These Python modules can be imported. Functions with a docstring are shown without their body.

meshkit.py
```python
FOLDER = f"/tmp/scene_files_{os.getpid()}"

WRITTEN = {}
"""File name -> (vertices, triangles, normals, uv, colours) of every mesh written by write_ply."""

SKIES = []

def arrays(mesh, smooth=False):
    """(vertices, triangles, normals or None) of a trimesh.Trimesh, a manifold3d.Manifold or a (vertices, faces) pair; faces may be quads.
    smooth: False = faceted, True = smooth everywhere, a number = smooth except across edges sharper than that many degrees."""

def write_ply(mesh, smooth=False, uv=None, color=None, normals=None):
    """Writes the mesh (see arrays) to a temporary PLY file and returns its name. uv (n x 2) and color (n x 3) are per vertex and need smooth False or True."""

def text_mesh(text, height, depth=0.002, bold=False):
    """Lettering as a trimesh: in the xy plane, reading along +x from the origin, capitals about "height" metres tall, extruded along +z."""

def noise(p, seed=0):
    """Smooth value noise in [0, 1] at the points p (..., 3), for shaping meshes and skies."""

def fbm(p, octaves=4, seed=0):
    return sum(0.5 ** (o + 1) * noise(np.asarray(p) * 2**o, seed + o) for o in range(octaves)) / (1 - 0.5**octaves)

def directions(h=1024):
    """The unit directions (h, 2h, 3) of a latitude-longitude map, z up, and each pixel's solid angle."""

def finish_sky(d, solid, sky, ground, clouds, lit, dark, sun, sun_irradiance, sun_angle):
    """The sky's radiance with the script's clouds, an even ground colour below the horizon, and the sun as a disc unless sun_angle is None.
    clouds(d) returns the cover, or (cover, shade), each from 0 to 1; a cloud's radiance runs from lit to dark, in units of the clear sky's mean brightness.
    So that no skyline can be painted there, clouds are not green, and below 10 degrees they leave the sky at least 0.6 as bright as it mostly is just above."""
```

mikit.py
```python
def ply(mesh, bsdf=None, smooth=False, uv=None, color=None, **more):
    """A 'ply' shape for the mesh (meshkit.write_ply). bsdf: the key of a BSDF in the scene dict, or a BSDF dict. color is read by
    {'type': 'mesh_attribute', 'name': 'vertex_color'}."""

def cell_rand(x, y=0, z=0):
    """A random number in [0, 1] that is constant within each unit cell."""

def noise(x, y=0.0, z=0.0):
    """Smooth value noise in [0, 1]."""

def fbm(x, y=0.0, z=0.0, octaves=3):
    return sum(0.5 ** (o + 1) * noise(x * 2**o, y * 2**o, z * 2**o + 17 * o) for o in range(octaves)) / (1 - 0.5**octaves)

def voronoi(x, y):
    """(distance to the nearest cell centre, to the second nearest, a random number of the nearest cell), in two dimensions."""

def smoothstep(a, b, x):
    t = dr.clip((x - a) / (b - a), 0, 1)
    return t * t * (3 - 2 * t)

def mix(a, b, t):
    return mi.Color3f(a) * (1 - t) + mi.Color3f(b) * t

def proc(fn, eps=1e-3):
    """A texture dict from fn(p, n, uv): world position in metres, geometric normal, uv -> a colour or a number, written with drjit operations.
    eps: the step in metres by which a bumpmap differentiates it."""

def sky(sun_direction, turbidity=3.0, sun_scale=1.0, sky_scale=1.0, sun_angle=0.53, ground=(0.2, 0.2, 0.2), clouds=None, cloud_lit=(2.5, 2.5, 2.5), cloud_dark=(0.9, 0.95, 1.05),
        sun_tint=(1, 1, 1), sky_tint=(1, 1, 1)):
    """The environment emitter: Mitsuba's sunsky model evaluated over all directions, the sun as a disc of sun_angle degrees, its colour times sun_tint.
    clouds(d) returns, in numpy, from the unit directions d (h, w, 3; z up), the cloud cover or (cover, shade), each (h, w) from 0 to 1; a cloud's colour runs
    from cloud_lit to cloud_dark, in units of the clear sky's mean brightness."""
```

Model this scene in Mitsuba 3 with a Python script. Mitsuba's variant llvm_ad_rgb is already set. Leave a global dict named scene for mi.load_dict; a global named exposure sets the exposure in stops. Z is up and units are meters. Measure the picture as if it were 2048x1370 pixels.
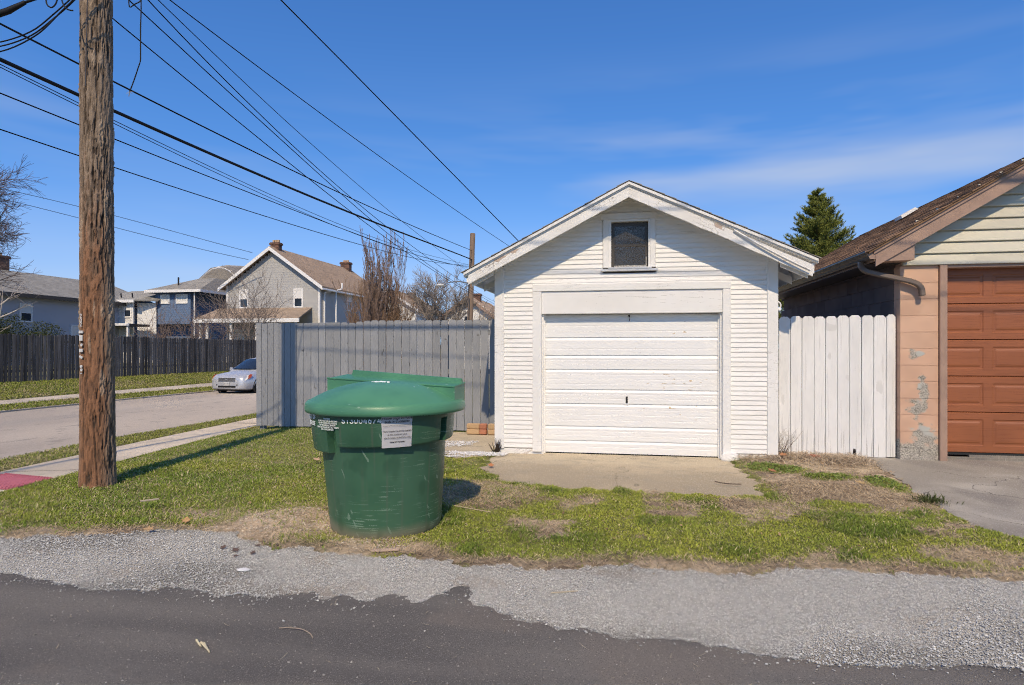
import math
import numpy as np, trimesh, shapely
import drjit as dr
import mitsuba as mi
import mikit, meshkit
from mikit import proc, noise, fbm, voronoi, smoothstep, mix, cell_rand
from shapely.geometry import Polygon, LineString
from scipy.spatial import Delaunay

T = mi.ScalarTransform4f
scene, labels = {}, {}
S3 = lambda a: [float(x) for x in a]

# ------------------------------------------------------------------ camera, sky, exposure
exposure = 1.3
YAW_S, YAW_C, EYE = 0.17417, 0.98472, 1.51
scene['camera'] = {'type': 'perspective', 'fov': 78.64, 'fov_axis': 'x', 'near_clip': 0.1, 'far_clip': 3000.0,
                   'principal_point_offset_y': -12 / 1370,
                   'to_world': T().look_at(origin=[0, 0, EYE], target=[-YAW_S, YAW_C, EYE], up=[0, 0, 1])}
SUN = np.array([0.082, -0.742, 0.666])


def cirrus(d):
    el = np.degrees(np.arcsin(np.clip(d[..., 2], -1, 1)))
    az = np.degrees(np.arctan2(d[..., 0], d[..., 1]))
    q = np.stack([az * 0.05 + el * 0.05, el * 0.42 + az * 0.004, 0 * el + 3.1], -1)
    n = meshkit.fbm(q, 5, 4)
    q2 = np.stack([az * 0.022 + 7.3, el * 0.10 + az * 0.003, 0 * el + 1.7], -1)
    big = meshkit.fbm(q2, 3, 9)
    c = np.clip((n - 0.30) * 2.0, 0, 1) * (.25 + .75 * np.clip((big - 0.30) * 4, 0, 1))
    band = np.exp(-((el - 15.5 - 1.0 * np.sin(az / 23)) / 5.0) ** 2) * (.30 + .70 / (1 + np.exp(-(az + 6) / 6)))
    low = np.exp(-((el - 2) / 7.5) ** 2)
    return np.clip(.85 * np.clip(c - .05, 0, 1) * band + (.34 + .22 * c) * low, 0, .6)


scene['sky'] = mikit.sky(S3(SUN), turbidity=2.6, sky_scale=1.35, clouds=cirrus, cloud_lit=(2.3, 2.35, 2.4), cloud_dark=(1.4, 1.5, 1.6),
                         sky_tint=(0.53, 0.92, 1.40), sun_tint=(1.0, 0.98, 0.95))


# ------------------------------------------------------------------ materials
def two(b): return {'type': 'twosided', 'bsdf': b}


def prin(col, rough=0.7, spec=0.3, **k):
    if isinstance(col, (tuple, list)): col = {'type': 'rgb', 'value': S3(col)}
    return {'type': 'principled', 'base_color': col, 'roughness': rough, 'specular': spec, **k}


def bump(b, fn, scale, eps=1e-3): return {'type': 'bumpmap', 'arbitrary': proc(fn, eps), 'scale': float(scale), 'bsdf': b}


def mat(name, col, rough=0.7, spec=0.3, bmp=None, bs=0.003, eps=1e-3, **k):
    b = prin(proc(col) if callable(col) else col, rough, spec, **k)
    if bmp is not None: b = bump(b, bmp, bs, eps)
    scene[name] = two(b)


VC = {'type': 'mesh_attribute', 'name': 'vertex_color'}
scene['tinted'] = two(prin(VC, 0.85, 0.15))
scene['tinted_gloss'] = two(prin(VC, 0.35, 0.5))


def f_white(p, n, uv):
    o = uv.x * 37
    a = fbm(p.x * 1.9 + o, p.y * 1.9, p.z * 2.3, 3)
    c = mix((.765, .762, .74), (.69, .675, .63), smoothstep(.42, .8, a) * .5)
    g = smoothstep(.76, .84, noise(p.x * 8 + o, p.y * 8, p.z * 110)) * smoothstep(.56, .70, fbm(p.x * 1.7 + o, p.y, p.z * 1.7 + 5, 2))
    c = mix(c, (.40, .38, .35), g * .55)
    s = smoothstep(.80, .84, noise(p.x * 55 + o, p.y * 30, p.z * 75)) * smoothstep(.55, .75, noise(p.x * 3, p.z * 3 + o, p.y))
    return mix(c, (.46, .43, .38), s * .35)


def f_grain_h(p, n, uv): return fbm(p.x * 9 + uv.x * 31, p.y * 40, p.z * 160, 2)


mat('white_siding', f_white, .55, .35)


def f_peel(p, n, uv):
    o = uv.x * 37
    a = fbm(p.x * 2.1 + o, p.y * 2, p.z * 2.1, 3)
    c = mix((.74, .735, .71), (.64, .62, .57), smoothstep(.4, .8, a) * .6)
    q = p.x * .88 - dr.abs(p.x - .085) * 0 + p.z * .0
    w1, w2, w3 = voronoi(q * 7 + o + noise(q * 14, p.z * 14) * 1.3, (p.z + dr.abs(p.x - .085) * .5) * 20)
    m = smoothstep(.53, .63, fbm(q * 2.3 + o * 3, p.z * 2.3, p.y, 2))
    e = (1 - smoothstep(.02, .08, w2 - w1)) * m
    c = mix(c, (.30, .27, .24), e * .85)
    chip = smoothstep(.90, .93, w3) * smoothstep(.5, .62, m)
    return mix(c, (.43, .33, .26), chip * .9)


def f_peel_b(p, n, uv):
    q = p.x * .88
    w1, w2, w3 = voronoi(q * 7 + uv.x * 37 + noise(q * 14, p.z * 14) * 1.3, (p.z + dr.abs(p.x - .085) * .5) * 20)
    return smoothstep(.0, .14, w2 - w1) * smoothstep(.50, .66, fbm(q * 2.3 + uv.x * 111, p.z * 2.3, p.y, 2)) * .6 + fbm(p.x * 30, p.z * 30, p.y * 30, 2) * .5


mat('white_peeling', f_peel, .55, .3)


def f_door(p, n, uv):
    a = fbm(p.x * 1.4 + uv.x * 9, p.z * 2.6, uv.x * 7, 3)
    c = mix((.77, .775, .765), (.72, .72, .70), smoothstep(.42, .8, a) * .5)
    sm = smoothstep(.62, .80, fbm(p.x * .9, p.z * 22 + uv.x * 50, 2.0, 2))
    c = mix(c, (.66, .65, .61), sm * .10)
    r = smoothstep(.92, .95, noise(p.x * 14 + uv.x * 99, p.z * 60)) * smoothstep(.66, .78, noise(p.x * 1.2 + 4, p.z * 2 + uv.x * 5))
    return mix(c, (.46, .31, .14), r * .8)


def f_door_b(p, n, uv): return fbm(p.x * 1.6, p.z * 4 + uv.x * 9, 0.0, 3)


mat('garage_door_paint', f_door, .38, .45)


def f_wfence(p, n, uv):
    o = uv.x * 41
    s = fbm(p.x * 70 + o, p.y * 40, p.z * 2.2 + o, 3)
    w = smoothstep(.30, .75, fbm(p.x * 5 + o, p.z * 1.6, o, 3))
    low = smoothstep(.55, .05, p.z) * .5 + smoothstep(1.75, 1.95, p.z) * .25
    c = mix((.75, .75, .735), (.66, .66, .645), w * .8)
    c = mix(c, (.33, .32, .31), smoothstep(.62 - low * .14, .78, s) * (.24 + low))
    b = smoothstep(.80, .86, noise(p.x * 18 + o, p.z * 5 + o, 2.0)) * smoothstep(.5, .7, noise(p.z * 3 + o, 7.0, o))
    return mix(c, (.45, .44, .42), b * .35)


def f_grain_v(p, n, uv): return fbm(p.x * 110 + uv.x * 37, p.y * 60, p.z * 5 + uv.x * 11, 3)


mat('white_fence_paint', f_wfence, .65, .25, f_grain_v, .004)


def f_gfence(p, n, uv):
    o = uv.x * 41
    k = .93 + .14 * uv.x
    a = fbm(p.x * 3 + o, p.z * 1.3 + o, 1.0, 3)
    s = fbm(p.x * 90 + o, p.y * 40, p.z * 2.5 + o, 2)
    c = mix((.278, .29, .305), (.24, .252, .266), smoothstep(.35, .75, a)) * k
    c = mix(c, (.20, .205, .21), smoothstep(.62, .80, s) * .25)
    b = smoothstep(.935, .955, noise(p.x * 26 + o, p.z * 12 + o, 5.0))
    return mix(c, (.09, .085, .08), b * .7)


mat('grey_fence_paint', f_gfence, .6, .3, f_grain_v, .0035)


def f_dfence(p, n, uv):
    o = uv.x * 41
    s = fbm(p.y * 38 + o, p.x * 9, p.z * 1.4 + o, 3)
    k = .55 + .9 * uv.x
    c = mix((.120, .112, .108), (.062, .058, .057), smoothstep(.35, .68, s)) * k
    return mix(c, (.24, .22, .21), smoothstep(.70, .82, fbm(p.y * 15 + o, p.z * 2.2, o, 2)) * .4)


mat('weathered_wood', f_dfence, .85, .15)


def f_concrete(p, n, uv):
    a = fbm(p.x * 1.1, p.y * 1.1, 1.0, 4)
    b = fbm(p.x * 7, p.y * 7, 4.0, 3)
    c = mix((.40, .33, .225), (.28, .232, .16), smoothstep(.36, .66, a) * .7)
    c = mix(c, (.44, .375, .265), smoothstep(8.02, 8.12, p.y + (a - .5) * .5) * .6)
    c = mix(c, (.27, .235, .175), smoothstep(.52, .75, b) * .45)
    k1, k2, k3 = voronoi(p.x * .42 + .2 * noise(p.x * 6, p.y * 6) + 8, p.y * .9 + .25 * noise(p.x * 6, p.y * 6, 4.0))
    c = mix(c, (.10, .085, .06), (1 - smoothstep(.003, .012, k2 - k1)) * .75)
    w1, w2, w3 = voronoi(p.x * 90, p.y * 90)
    c = mix(c, mix((.20, .18, .14), (.66, .61, .50), w3), (1 - smoothstep(.18, .34, w1)) * .65)
    return c


def f_concrete_b(p, n, uv): return fbm(p.x * 60, p.y * 60, 0.0, 3)


mat('apron_concrete', f_concrete, .9, .15, f_concrete_b, .006)


def f_drive(p, n, uv):
    a = fbm(p.x * .8 + 3, p.y * .8, 1.0, 4)
    st = fbm(p.x * 2.6 + p.y * .8, p.y * 1.0, 7.0, 3)
    c = mix((.41, .38, .32), (.25, .228, .192), smoothstep(.36, .64, a))
    c = mix(c, (.17, .155, .14), smoothstep(.52, .74, st) * .55)
    k1, k2, k3 = voronoi(p.x * .55 + .25 * noise(p.x * 5, p.y * 5) + 3, p.y * .75 + .25 * noise(p.x * 5, p.y * 5, 4.0))
    c = mix(c, (.07, .065, .06), (1 - smoothstep(.004, .014, k2 - k1)) * .8)
    w1, w2, w3 = voronoi(p.x * 75, p.y * 75)
    return mix(c, mix((.08, .08, .08), (.55, .52, .48), w3), (1 - smoothstep(.2, .36, w1)) * .42)


mat('drive_concrete', f_drive, .9, .15, f_concrete_b, .008)


def f_street(p, n, uv):
    a = fbm(p.x * .35, p.y * .12, 1.0, 4)
    tr = noise(p.x * 1.1 + p.y * .09, p.y * .02, 3.0)
    c = mix((.36, .315, .26), (.29, .255, .215), smoothstep(.35, .7, a))
    c = mix(c, (.26, .238, .21), smoothstep(.5, .9, tr) * .5)
    g = noise(p.x * 40, p.y * 40, 2.0)
    sp = smoothstep(.83, .9, noise(p.x * 6, p.y * 3, 9.0))
    c = mix(c, (.17, .16, .15), sp * .5)
    return c * (.9 + .2 * g)


mat('street_asphalt', f_street, .9, .15)


def f_walk(p, n, uv):
    a = fbm(p.x * 1.3, p.y * 1.3, 1.0, 4)
    c = mix((.47, .41, .325), (.37, .325, .26), smoothstep(.35, .7, a))
    g = noise(p.x * 70, p.y * 70, 2.0)
    c = c * (.93 + .14 * g)
    return mix(c, (.27, .25, .21), smoothstep(.7, .85, fbm(p.x * 4, p.y * 4, 5.0, 3)) * .5)


mat('walk_concrete', f_walk, .9, .15)


def f_asphalt(p, n, uv):
    a = fbm(p.x * .8, p.y * 1.3, 1.0, 4)
    tr = fbm(p.x * .5 + 2, p.y * 5.0, 6.0, 3)
    c = mix((.108, .103, .097), (.165, .155, .140), smoothstep(.35, .68, a * .6 + tr * .4))
    c = mix(c, (.19, .165, .14), smoothstep(.54, .74, fbm(p.x * 1.5 + 9, p.y * 2.4, 4.0, 3)) * .5)
    w1, w2, w3 = voronoi(p.x * 130, p.y * 130)
    c = mix(c, mix((.04, .038, .036), (.27, .25, .23), w3), (1 - smoothstep(.22, .42, w1)) * .62)
    w1, w2, w3 = voronoi(p.x * 34 + 5, p.y * 48)
    sp = (1 - smoothstep(.08, .16, w1)) * smoothstep(.72, .78, w3)
    return mix(c, (.40, .37, .32), sp * .55)


def f_asphalt_b(p, n, uv):
    w1, w2, w3 = voronoi(p.x * 120, p.y * 120)
    return (1 - smoothstep(.1, .6, w1)) * .6 + fbm(p.x * 14, p.y * 14, 0.0, 3) * 1.6


mat('alley_asphalt', f_asphalt, .8, .25, f_asphalt_b, .006)


def f_gravel(p, n, uv):
    a = fbm(p.x * .7, p.y * 1.6, 2.0, 4)
    w1, w2, w3 = voronoi(p.x * 125, p.y * 125)
    st = mix((.335, .33, .295), (.69, .675, .62), w3)
    c = mix((.13, .12, .11), st, smoothstep(.02, .22, w2 - w1))
    c = c * (1.15 - .55 * smoothstep(.36, .68, a))
    return mix(c, (.31, .25, .185), smoothstep(.58, .78, fbm(p.x * 2.1, p.y * 3.3, 8.0, 3)) * .35)


def f_gravel_b(p, n, uv):
    w1, w2, w3 = voronoi(p.x * 125, p.y * 125)
    return smoothstep(.0, .4, w2 - w1) * (.5 + .5 * w3)


mat('gravel_surface', f_gravel, .9, .15, f_gravel_b, .006)


def f_soil(p, n, uv):
    g, dirt = uv.x, uv.y
    a = fbm(p.x * 3, p.y * 3, 1.0, 4)
    b = fbm(p.x * 22, p.y * 22, 3.0, 3)
    soil = mix((.29, .225, .16), (.17, .13, .092), smoothstep(.3, .7, b))
    straw = mix((.47, .385, .27), (.31, .25, .17), smoothstep(.35, .65, b))
    turf = mix((.16, .165, .05), (.09, .10, .03), smoothstep(.35, .65, b))
    clay = mix((.46, .35, .23), (.25, .185, .12), smoothstep(.35, .68, fbm(p.x * 14, p.y * 14, 6.0, 3)))
    w1, w2, w3 = voronoi(p.x * 60, p.y * 60)
    clay = mix(clay, mix((.30, .24, .17), (.68, .60, .48), w3), (1 - smoothstep(.25, .4, w1)) * .6)
    c = mix(straw, soil, smoothstep(.42, .66, a))
    c = mix(c, turf, g)
    return mix(c, clay, dirt)


mat('soil', f_soil, .95, .1)


def f_block(p, n, uv):
    a = fbm(p.x * 3, p.y * 3, p.z * 3, 3)
    c = mix((.61, .40, .28), (.54, .345, .24), smoothstep(.35, .7, a)) * (.94 + .12 * uv.x)
    n1 = fbm(p.x * 16, p.y * 16, p.z * 16, 3)

    def blob(x, z, rx, rz):
        return smoothstep(1.25, .75, dr.sqrt(dr.square((p.x - x) / rx) + dr.square((p.z - z) / rz)) + (n1 - .5) * 2.1)
    pl = dr.maximum(dr.maximum(blob(3.965, .93, .055, .19), blob(3.90, .72, .10, .12)), dr.maximum(blob(3.87, 1.44, .075, .055), blob(3.97, .33, .16, .13)))
    pl = dr.maximum(pl, smoothstep(.30, .24, p.z + (n1 - .5) * .22))
    w1, w2, w3 = voronoi(p.x * 130 + p.y * 97, p.z * 130)
    bare = mix((.13, .12, .10), (.56, .52, .45), w3) * (.75 + .5 * n1)
    bare = mix(bare, (.44, .44, .40), smoothstep(.50, .66, fbm(p.x * 11, p.y * 11, p.z * 11 + 3, 2)) * smoothstep(.2, .4, p.z))
    return mix(c, bare, pl)


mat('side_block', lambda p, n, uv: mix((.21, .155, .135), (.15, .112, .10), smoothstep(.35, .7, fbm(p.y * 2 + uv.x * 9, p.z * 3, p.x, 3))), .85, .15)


def f_block_b(p, n, uv): return fbm(p.x * 90, p.y * 90, p.z * 90, 2)


mat('painted_block', f_block, .8, .2, f_block_b, .003)


def f_brick(p, n, uv):
    a = fbm(p.x * 25, p.y * 25, p.z * 25, 3)
    c = mix((.46, .30, .17), (.40, .17, .11), smoothstep(.4, .6, uv.x))
    return mix(c, c * .6, smoothstep(.45, .75, a))


mat('old_brick', lambda p, n, uv: mix((.20, .115, .085), (.10, .07, .06), smoothstep(.4, .65, fbm(p.x * 4, p.y * 4, p.z * 9, 3))), .9, .1)
mat('brick_clay', f_brick, .9, .1)


def f_brown(p, n, uv):
    a = fbm(p.x * 1.6, p.z * 1.6, p.y, 3)
    g = fbm(p.x * 5, p.z * 120, uv.x * 9, 2)
    c = mix((.295, .103, .042), (.245, .085, .035), smoothstep(.35, .7, a))
    return mix(c, (.17, .052, .022), smoothstep(.5, .8, g) * .4)


mat('brown_door_paint', f_brown, .42, .45)


def f_shingle(p, n, uv):
    g = noise(p.x * 160, p.y * 160, p.z * 160)
    k = .6 + .75 * uv.x
    c = mix((.235, .145, .085), (.14, .09, .06), smoothstep(.4, .7, fbm(p.x * 2 + uv.x * 20, p.y * 2, p.z * 2, 2)))
    return c * k * (.72 + .56 * g)


mat('brown_shingle', f_shingle, .9, .15)
mat('trim_taupe', lambda p, n, uv: mix((.36, .245, .185), (.31, .21, .16), smoothstep(.35, .7, fbm(p.x * 4, p.y * 4, p.z * 4, 3))), .5, .35)
mat('cream_siding', lambda p, n, uv: mix((.59, .565, .455), (.52, .495, .40), smoothstep(.35, .7, fbm(p.x * 1.5 + uv.x * 9, p.y, p.z * 6, 3))), .45, .35)


def f_bin(p, n, uv):
    a = fbm(p.x * 2.5, p.y * 2.5, p.z * 2.5, 3)
    base = mix((.040, .116, .064), (.028, .088, .049), smoothstep(.35, .7, a))
    th = dr.atan2(p.x + 1.99, 5.09 - p.y)
    s1 = smoothstep(.80, .90, noise(th * 3.2, p.z * 200, 1.0)) * smoothstep(.45, .62, fbm(th * 2.2, p.z * 3.2, 4.0, 2))
    lowm = smoothstep(.42, .08, p.z)
    s2 = smoothstep(.70, .86, noise(th * 4.5 + p.z * 3, p.z * 170, 7.0)) * lowm * smoothstep(.4, .6, fbm(th * 3, p.z * 5, 2.0, 2))
    s3 = smoothstep(.88, .92, noise(th * 22 + p.z * 22, p.z * 7 - th * 6, 3.0)) * smoothstep(.6, .72, noise(th * 5, p.z * 6, 8.0))
    sc = dr.minimum(s1 + s2 + s3, 1)
    c = mix(base, (.26, .36, .29), sc * .5)
    fade = smoothstep(.40, .70, fbm(th * 1.3, p.z * 1.8, 21.0, 3))
    c = mix(c, (.060, .135, .085), fade * .45)
    drip = smoothstep(.62, .80, fbm(th * 16, p.z * .9, 31.0, 2)) * smoothstep(.35, .6, fbm(th * 2.2, p.z * 1.2, 5.0, 2))
    c = mix(c, (.10, .105, .085), drip * .35)
    dirt = smoothstep(.12, .0, p.z + (a - .5) * .16)
    c = mix(c, (.26, .22, .16), dirt * .7)
    return mix(c, (.012, .045, .025), smoothstep(.62, .8, fbm(th * 4, p.z * 5, 12.0, 3)) * .28)


mat('bin_body_plastic', f_bin, .42, .5)
mat('bin_lid_plastic', lambda p, n, uv: mix(mix((.085, .255, .140), (.060, .195, .112), smoothstep(.35, .7, fbm(p.x * 3, p.y * 3, p.z * 3, 3))),
    (.45, .55, .48), smoothstep(.86, .90, noise(p.x * 22, p.y * 22, p.z * 60)) * smoothstep(.6, .78, noise(p.x * 4, p.y * 4, p.z * 4)) * .5), .42, .5)


def f_roof_far(p, n, uv):
    k = fbm(p.x * 1.1, p.y * 1.1, p.z * 2, 3)
    row = cell_rand(dr.floor(p.z * 12), dr.floor((p.x + p.y) * 3.3))
    c = mix((.235, .23, .21), (.30, .22, .155), uv.x)
    return c * (.72 + .30 * k + .25 * row)


mat('far_shingle', f_roof_far, .9, .15)
mat('white_trim', (.78, .78, .77), .5, .35)
mat('black_iron', (.02, .02, .02), .5, .4)
mat('dark_inside', (.012, .012, .012), .9, .1)
mat('wire_black', (.012, .012, .013), .6, .3)
mat('galvanized', (.45, .45, .45), .4, .5, metallic=.6)
mat('screen_wire', (.13, .12, .105), .6, .3)
mat('white_plate', (.58, .58, .56), .5, .3)
mat('gutter_brown', (.070, .060, .052), .35, .5)
mat('spout_brown', (.150, .115, .092), .4, .5)
mat('tactile_red', (.42, .13, .16), .7, .25)
mat('sticker_white', (.47, .47, .48), .45, .4)
mat('ink', (.03, .03, .03), .6, .2)
mat('print_white', (.80, .84, .80), .5, .3)
mat('house_grey', lambda p, n, uv: mix((.44, .44, .425), (.38, .38, .375), fbm(p.x * 1.2, p.y * 1.2, p.z * 5, 3)), .6, .3)
mat('house_pale', (.46, .47, .52), .6, .3)
mat('house_white', (.70, .70, .68), .6, .3)
mat('house_blue', (.125, .185, .30), .6, .3)
mat('car_silver', (.52, .535, .56), .30, .6, metallic=.35, clearcoat=.8, clearcoat_gloss=.9)
mat('tyre_rubber', (.018, .018, .018), .8, .2)
mat('bumper_black', (.015, .015, .016), .5, .4)
mat('lamp_amber', (.45, .08, .02), .2, .6)
mat('lamp_clear', (.62, .62, .58), .15, .8)
scene['dark_glass'] = two(prin((.02, .028, .04), .04, .9))
scene['window_glass'] = {'type': 'thindielectric', 'int_ior': 1.3}


# ------------------------------------------------------------------ entry helpers
used = {}


def uk(k):
    n = used.get(k, -1) + 1
    used[k] = n
    return k if n == 0 else f'{k}_{n:03d}'


def lab(k, label=None, cat=None, group=None, kind=None):
    d = {}
    if label: d['label'] = label
    if cat: d['category'] = cat
    if group: d['group'] = group
    if kind: d['kind'] = kind
    labels[k] = d
    return k


def thing(name, label, cat, group=None): return lab(uk(name), label, cat, group)


rr = np.random.default_rng(7)


def put(key, mesh, m, smooth=False, rnd=None, color=None):
    if color is not None:
        v = np.asarray(mesh[0] if isinstance(mesh, tuple) else mesh.vertices)
        color = np.broadcast_to(np.asarray(color, float), (len(v), 3))
    uv = None
    if rnd is not None:
        v = np.asarray(mesh[0] if isinstance(mesh, tuple) else mesh.vertices)
        uv = np.broadcast_to(np.asarray(rnd, float), (len(v), 2)) if np.ndim(rnd) < 2 else rnd
    scene[key] = mikit.ply(mesh, m, smooth, uv=uv, color=color)
    return key


def part(parent, name, mesh, m, smooth=False, rnd=None, color=None, label=None, kind=None):
    k = uk(parent + '__' + name)
    put(k, mesh, m, smooth, rnd, color)
    if label or kind: lab(k, label, None, None, kind)
    return k


def solo(name, label, cat, mesh, m, smooth=False, rnd=None, color=None, group=None, kind=None):
    k = uk(name)
    put(k, mesh, m, smooth, rnd, color)
    lab(k, label, cat, group, kind)
    return k


def struct(name, mesh, m, smooth=False, rnd=None, color=None, label=None):
    k = uk(name)
    put(k, mesh, m, smooth, rnd, color)
    lab(k, label, None, None, 'structure')
    return k


R2 = lambda: [rr.random(), rr.random()]
cat = lambda ms: trimesh.util.concatenate(ms)


def box(x0, x1, y0, y1, z0, z1, c=0.0):
    if c <= 0:
        b = trimesh.creation.box((x1 - x0, y1 - y0, z1 - z0))
        b.apply_translation(((x0 + x1) / 2, (y0 + y1) / 2, (z0 + z1) / 2))
        return b
    pts = []
    for x, sx in ((x0, 1), (x1, -1)):
        for y, sy in ((y0, 1), (y1, -1)):
            for z, sz in ((z0, 1), (z1, -1)):
                pts += [(x + sx * c, y + sy * c, z), (x + sx * c, y, z + sz * c), (x, y + sy * c, z + sz * c)]
    return trimesh.convex.convex_hull(np.array(pts))


def hull(pts): return trimesh.convex.convex_hull(np.array(pts, float))


def rot(m, deg, axis, at=(0, 0, 0)):
    m.apply_transform(trimesh.transformations.rotation_matrix(math.radians(deg), axis, at))
    return m


def xz_prism(poly, y0, y1):
    """polygon in (x, z), extruded in y"""
    m = trimesh.creation.extrude_polygon(Polygon(poly), y1 - y0, engine='earcut')
    v = m.vertices.copy()
    m.vertices = np.stack([v[:, 0], y0 + v[:, 2], v[:, 1]], 1)
    m.invert()
    return m


def yz_prism(poly, x0, x1):
    m = trimesh.creation.extrude_polygon(Polygon(poly), x1 - x0, engine='earcut')
    v = m.vertices.copy()
    m.vertices = np.stack([x0 + v[:, 2], v[:, 0], v[:, 1]], 1)
    m.fix_normals()
    return m


def tube(pts, r, sides=8, closed_ends=True):
    pts = np.asarray(pts, float)
    n = len(pts)
    r = np.broadcast_to(np.asarray(r, float), (n,))
    t = np.gradient(pts, axis=0)
    t /= np.linalg.norm(t, axis=1, keepdims=True) + 1e-12
    ref = np.array([0, 0, 1.0]) if abs(t[0, 2]) < .9 else np.array([1.0, 0, 0])
    us, u = [], ref - t[0] * (ref @ t[0])
    for i in range(n):
        u = u - t[i] * (u @ t[i])
        u /= np.linalg.norm(u) + 1e-12
        us.append(u)
    us = np.array(us)
    w = np.cross(t, us)
    a = np.arange(sides) * 2 * np.pi / sides
    v = (pts[:, None] + r[:, None, None] * (np.cos(a)[None, :, None] * us[:, None] + np.sin(a)[None, :, None] * w[:, None])).reshape(-1, 3)
    f = []
    for i in range(n - 1):
        for k in range(sides):
            b, c = i * sides + k, i * sides + (k + 1) % sides
            f += [(b, c, c + sides), (b, c + sides, b + sides)]
    if closed_ends:
        v = np.vstack([v, pts[0], pts[-1]])
        m = n * sides
        for k in range(sides):
            f += [(m, (k + 1) % sides, k), (m + 1, (n - 1) * sides + k, (n - 1) * sides + (k + 1) % sides)]
    return trimesh.Trimesh(v, np.array(f), process=False)


def segs(p0, p1, r0, r1, sides=3):
    p0, p1 = np.asarray(p0, float), np.asarray(p1, float)
    n = len(p0)
    t = p1 - p0
    t /= np.linalg.norm(t, axis=1, keepdims=True) + 1e-9
    ref = np.where(np.abs(t[:, 2:]) < .9, [[0, 0, 1.0]], [[1.0, 0, 0]])
    u = np.cross(t, ref)
    u /= np.linalg.norm(u, axis=1, keepdims=True)
    w = np.cross(t, u)
    a = np.arange(sides) * 2 * np.pi / sides
    ring = np.cos(a)[None, :, None] * u[:, None] + np.sin(a)[None, :, None] * w[:, None]
    v = np.concatenate([p0[:, None] + ring * np.asarray(r0)[:, None, None], p1[:, None] + ring * np.asarray(r1)[:, None, None]], 1).reshape(-1, 3)
    k = np.arange(sides)
    k2 = (k + 1) % sides
    f1 = np.concatenate([np.stack([k, k2, k2 + sides], 1), np.stack([k, k2 + sides, k + sides], 1)])
    f = (f1[None] + (np.arange(n) * 2 * sides)[:, None, None]).reshape(-1, 3)
    return trimesh.Trimesh(v, f, process=False)


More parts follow.
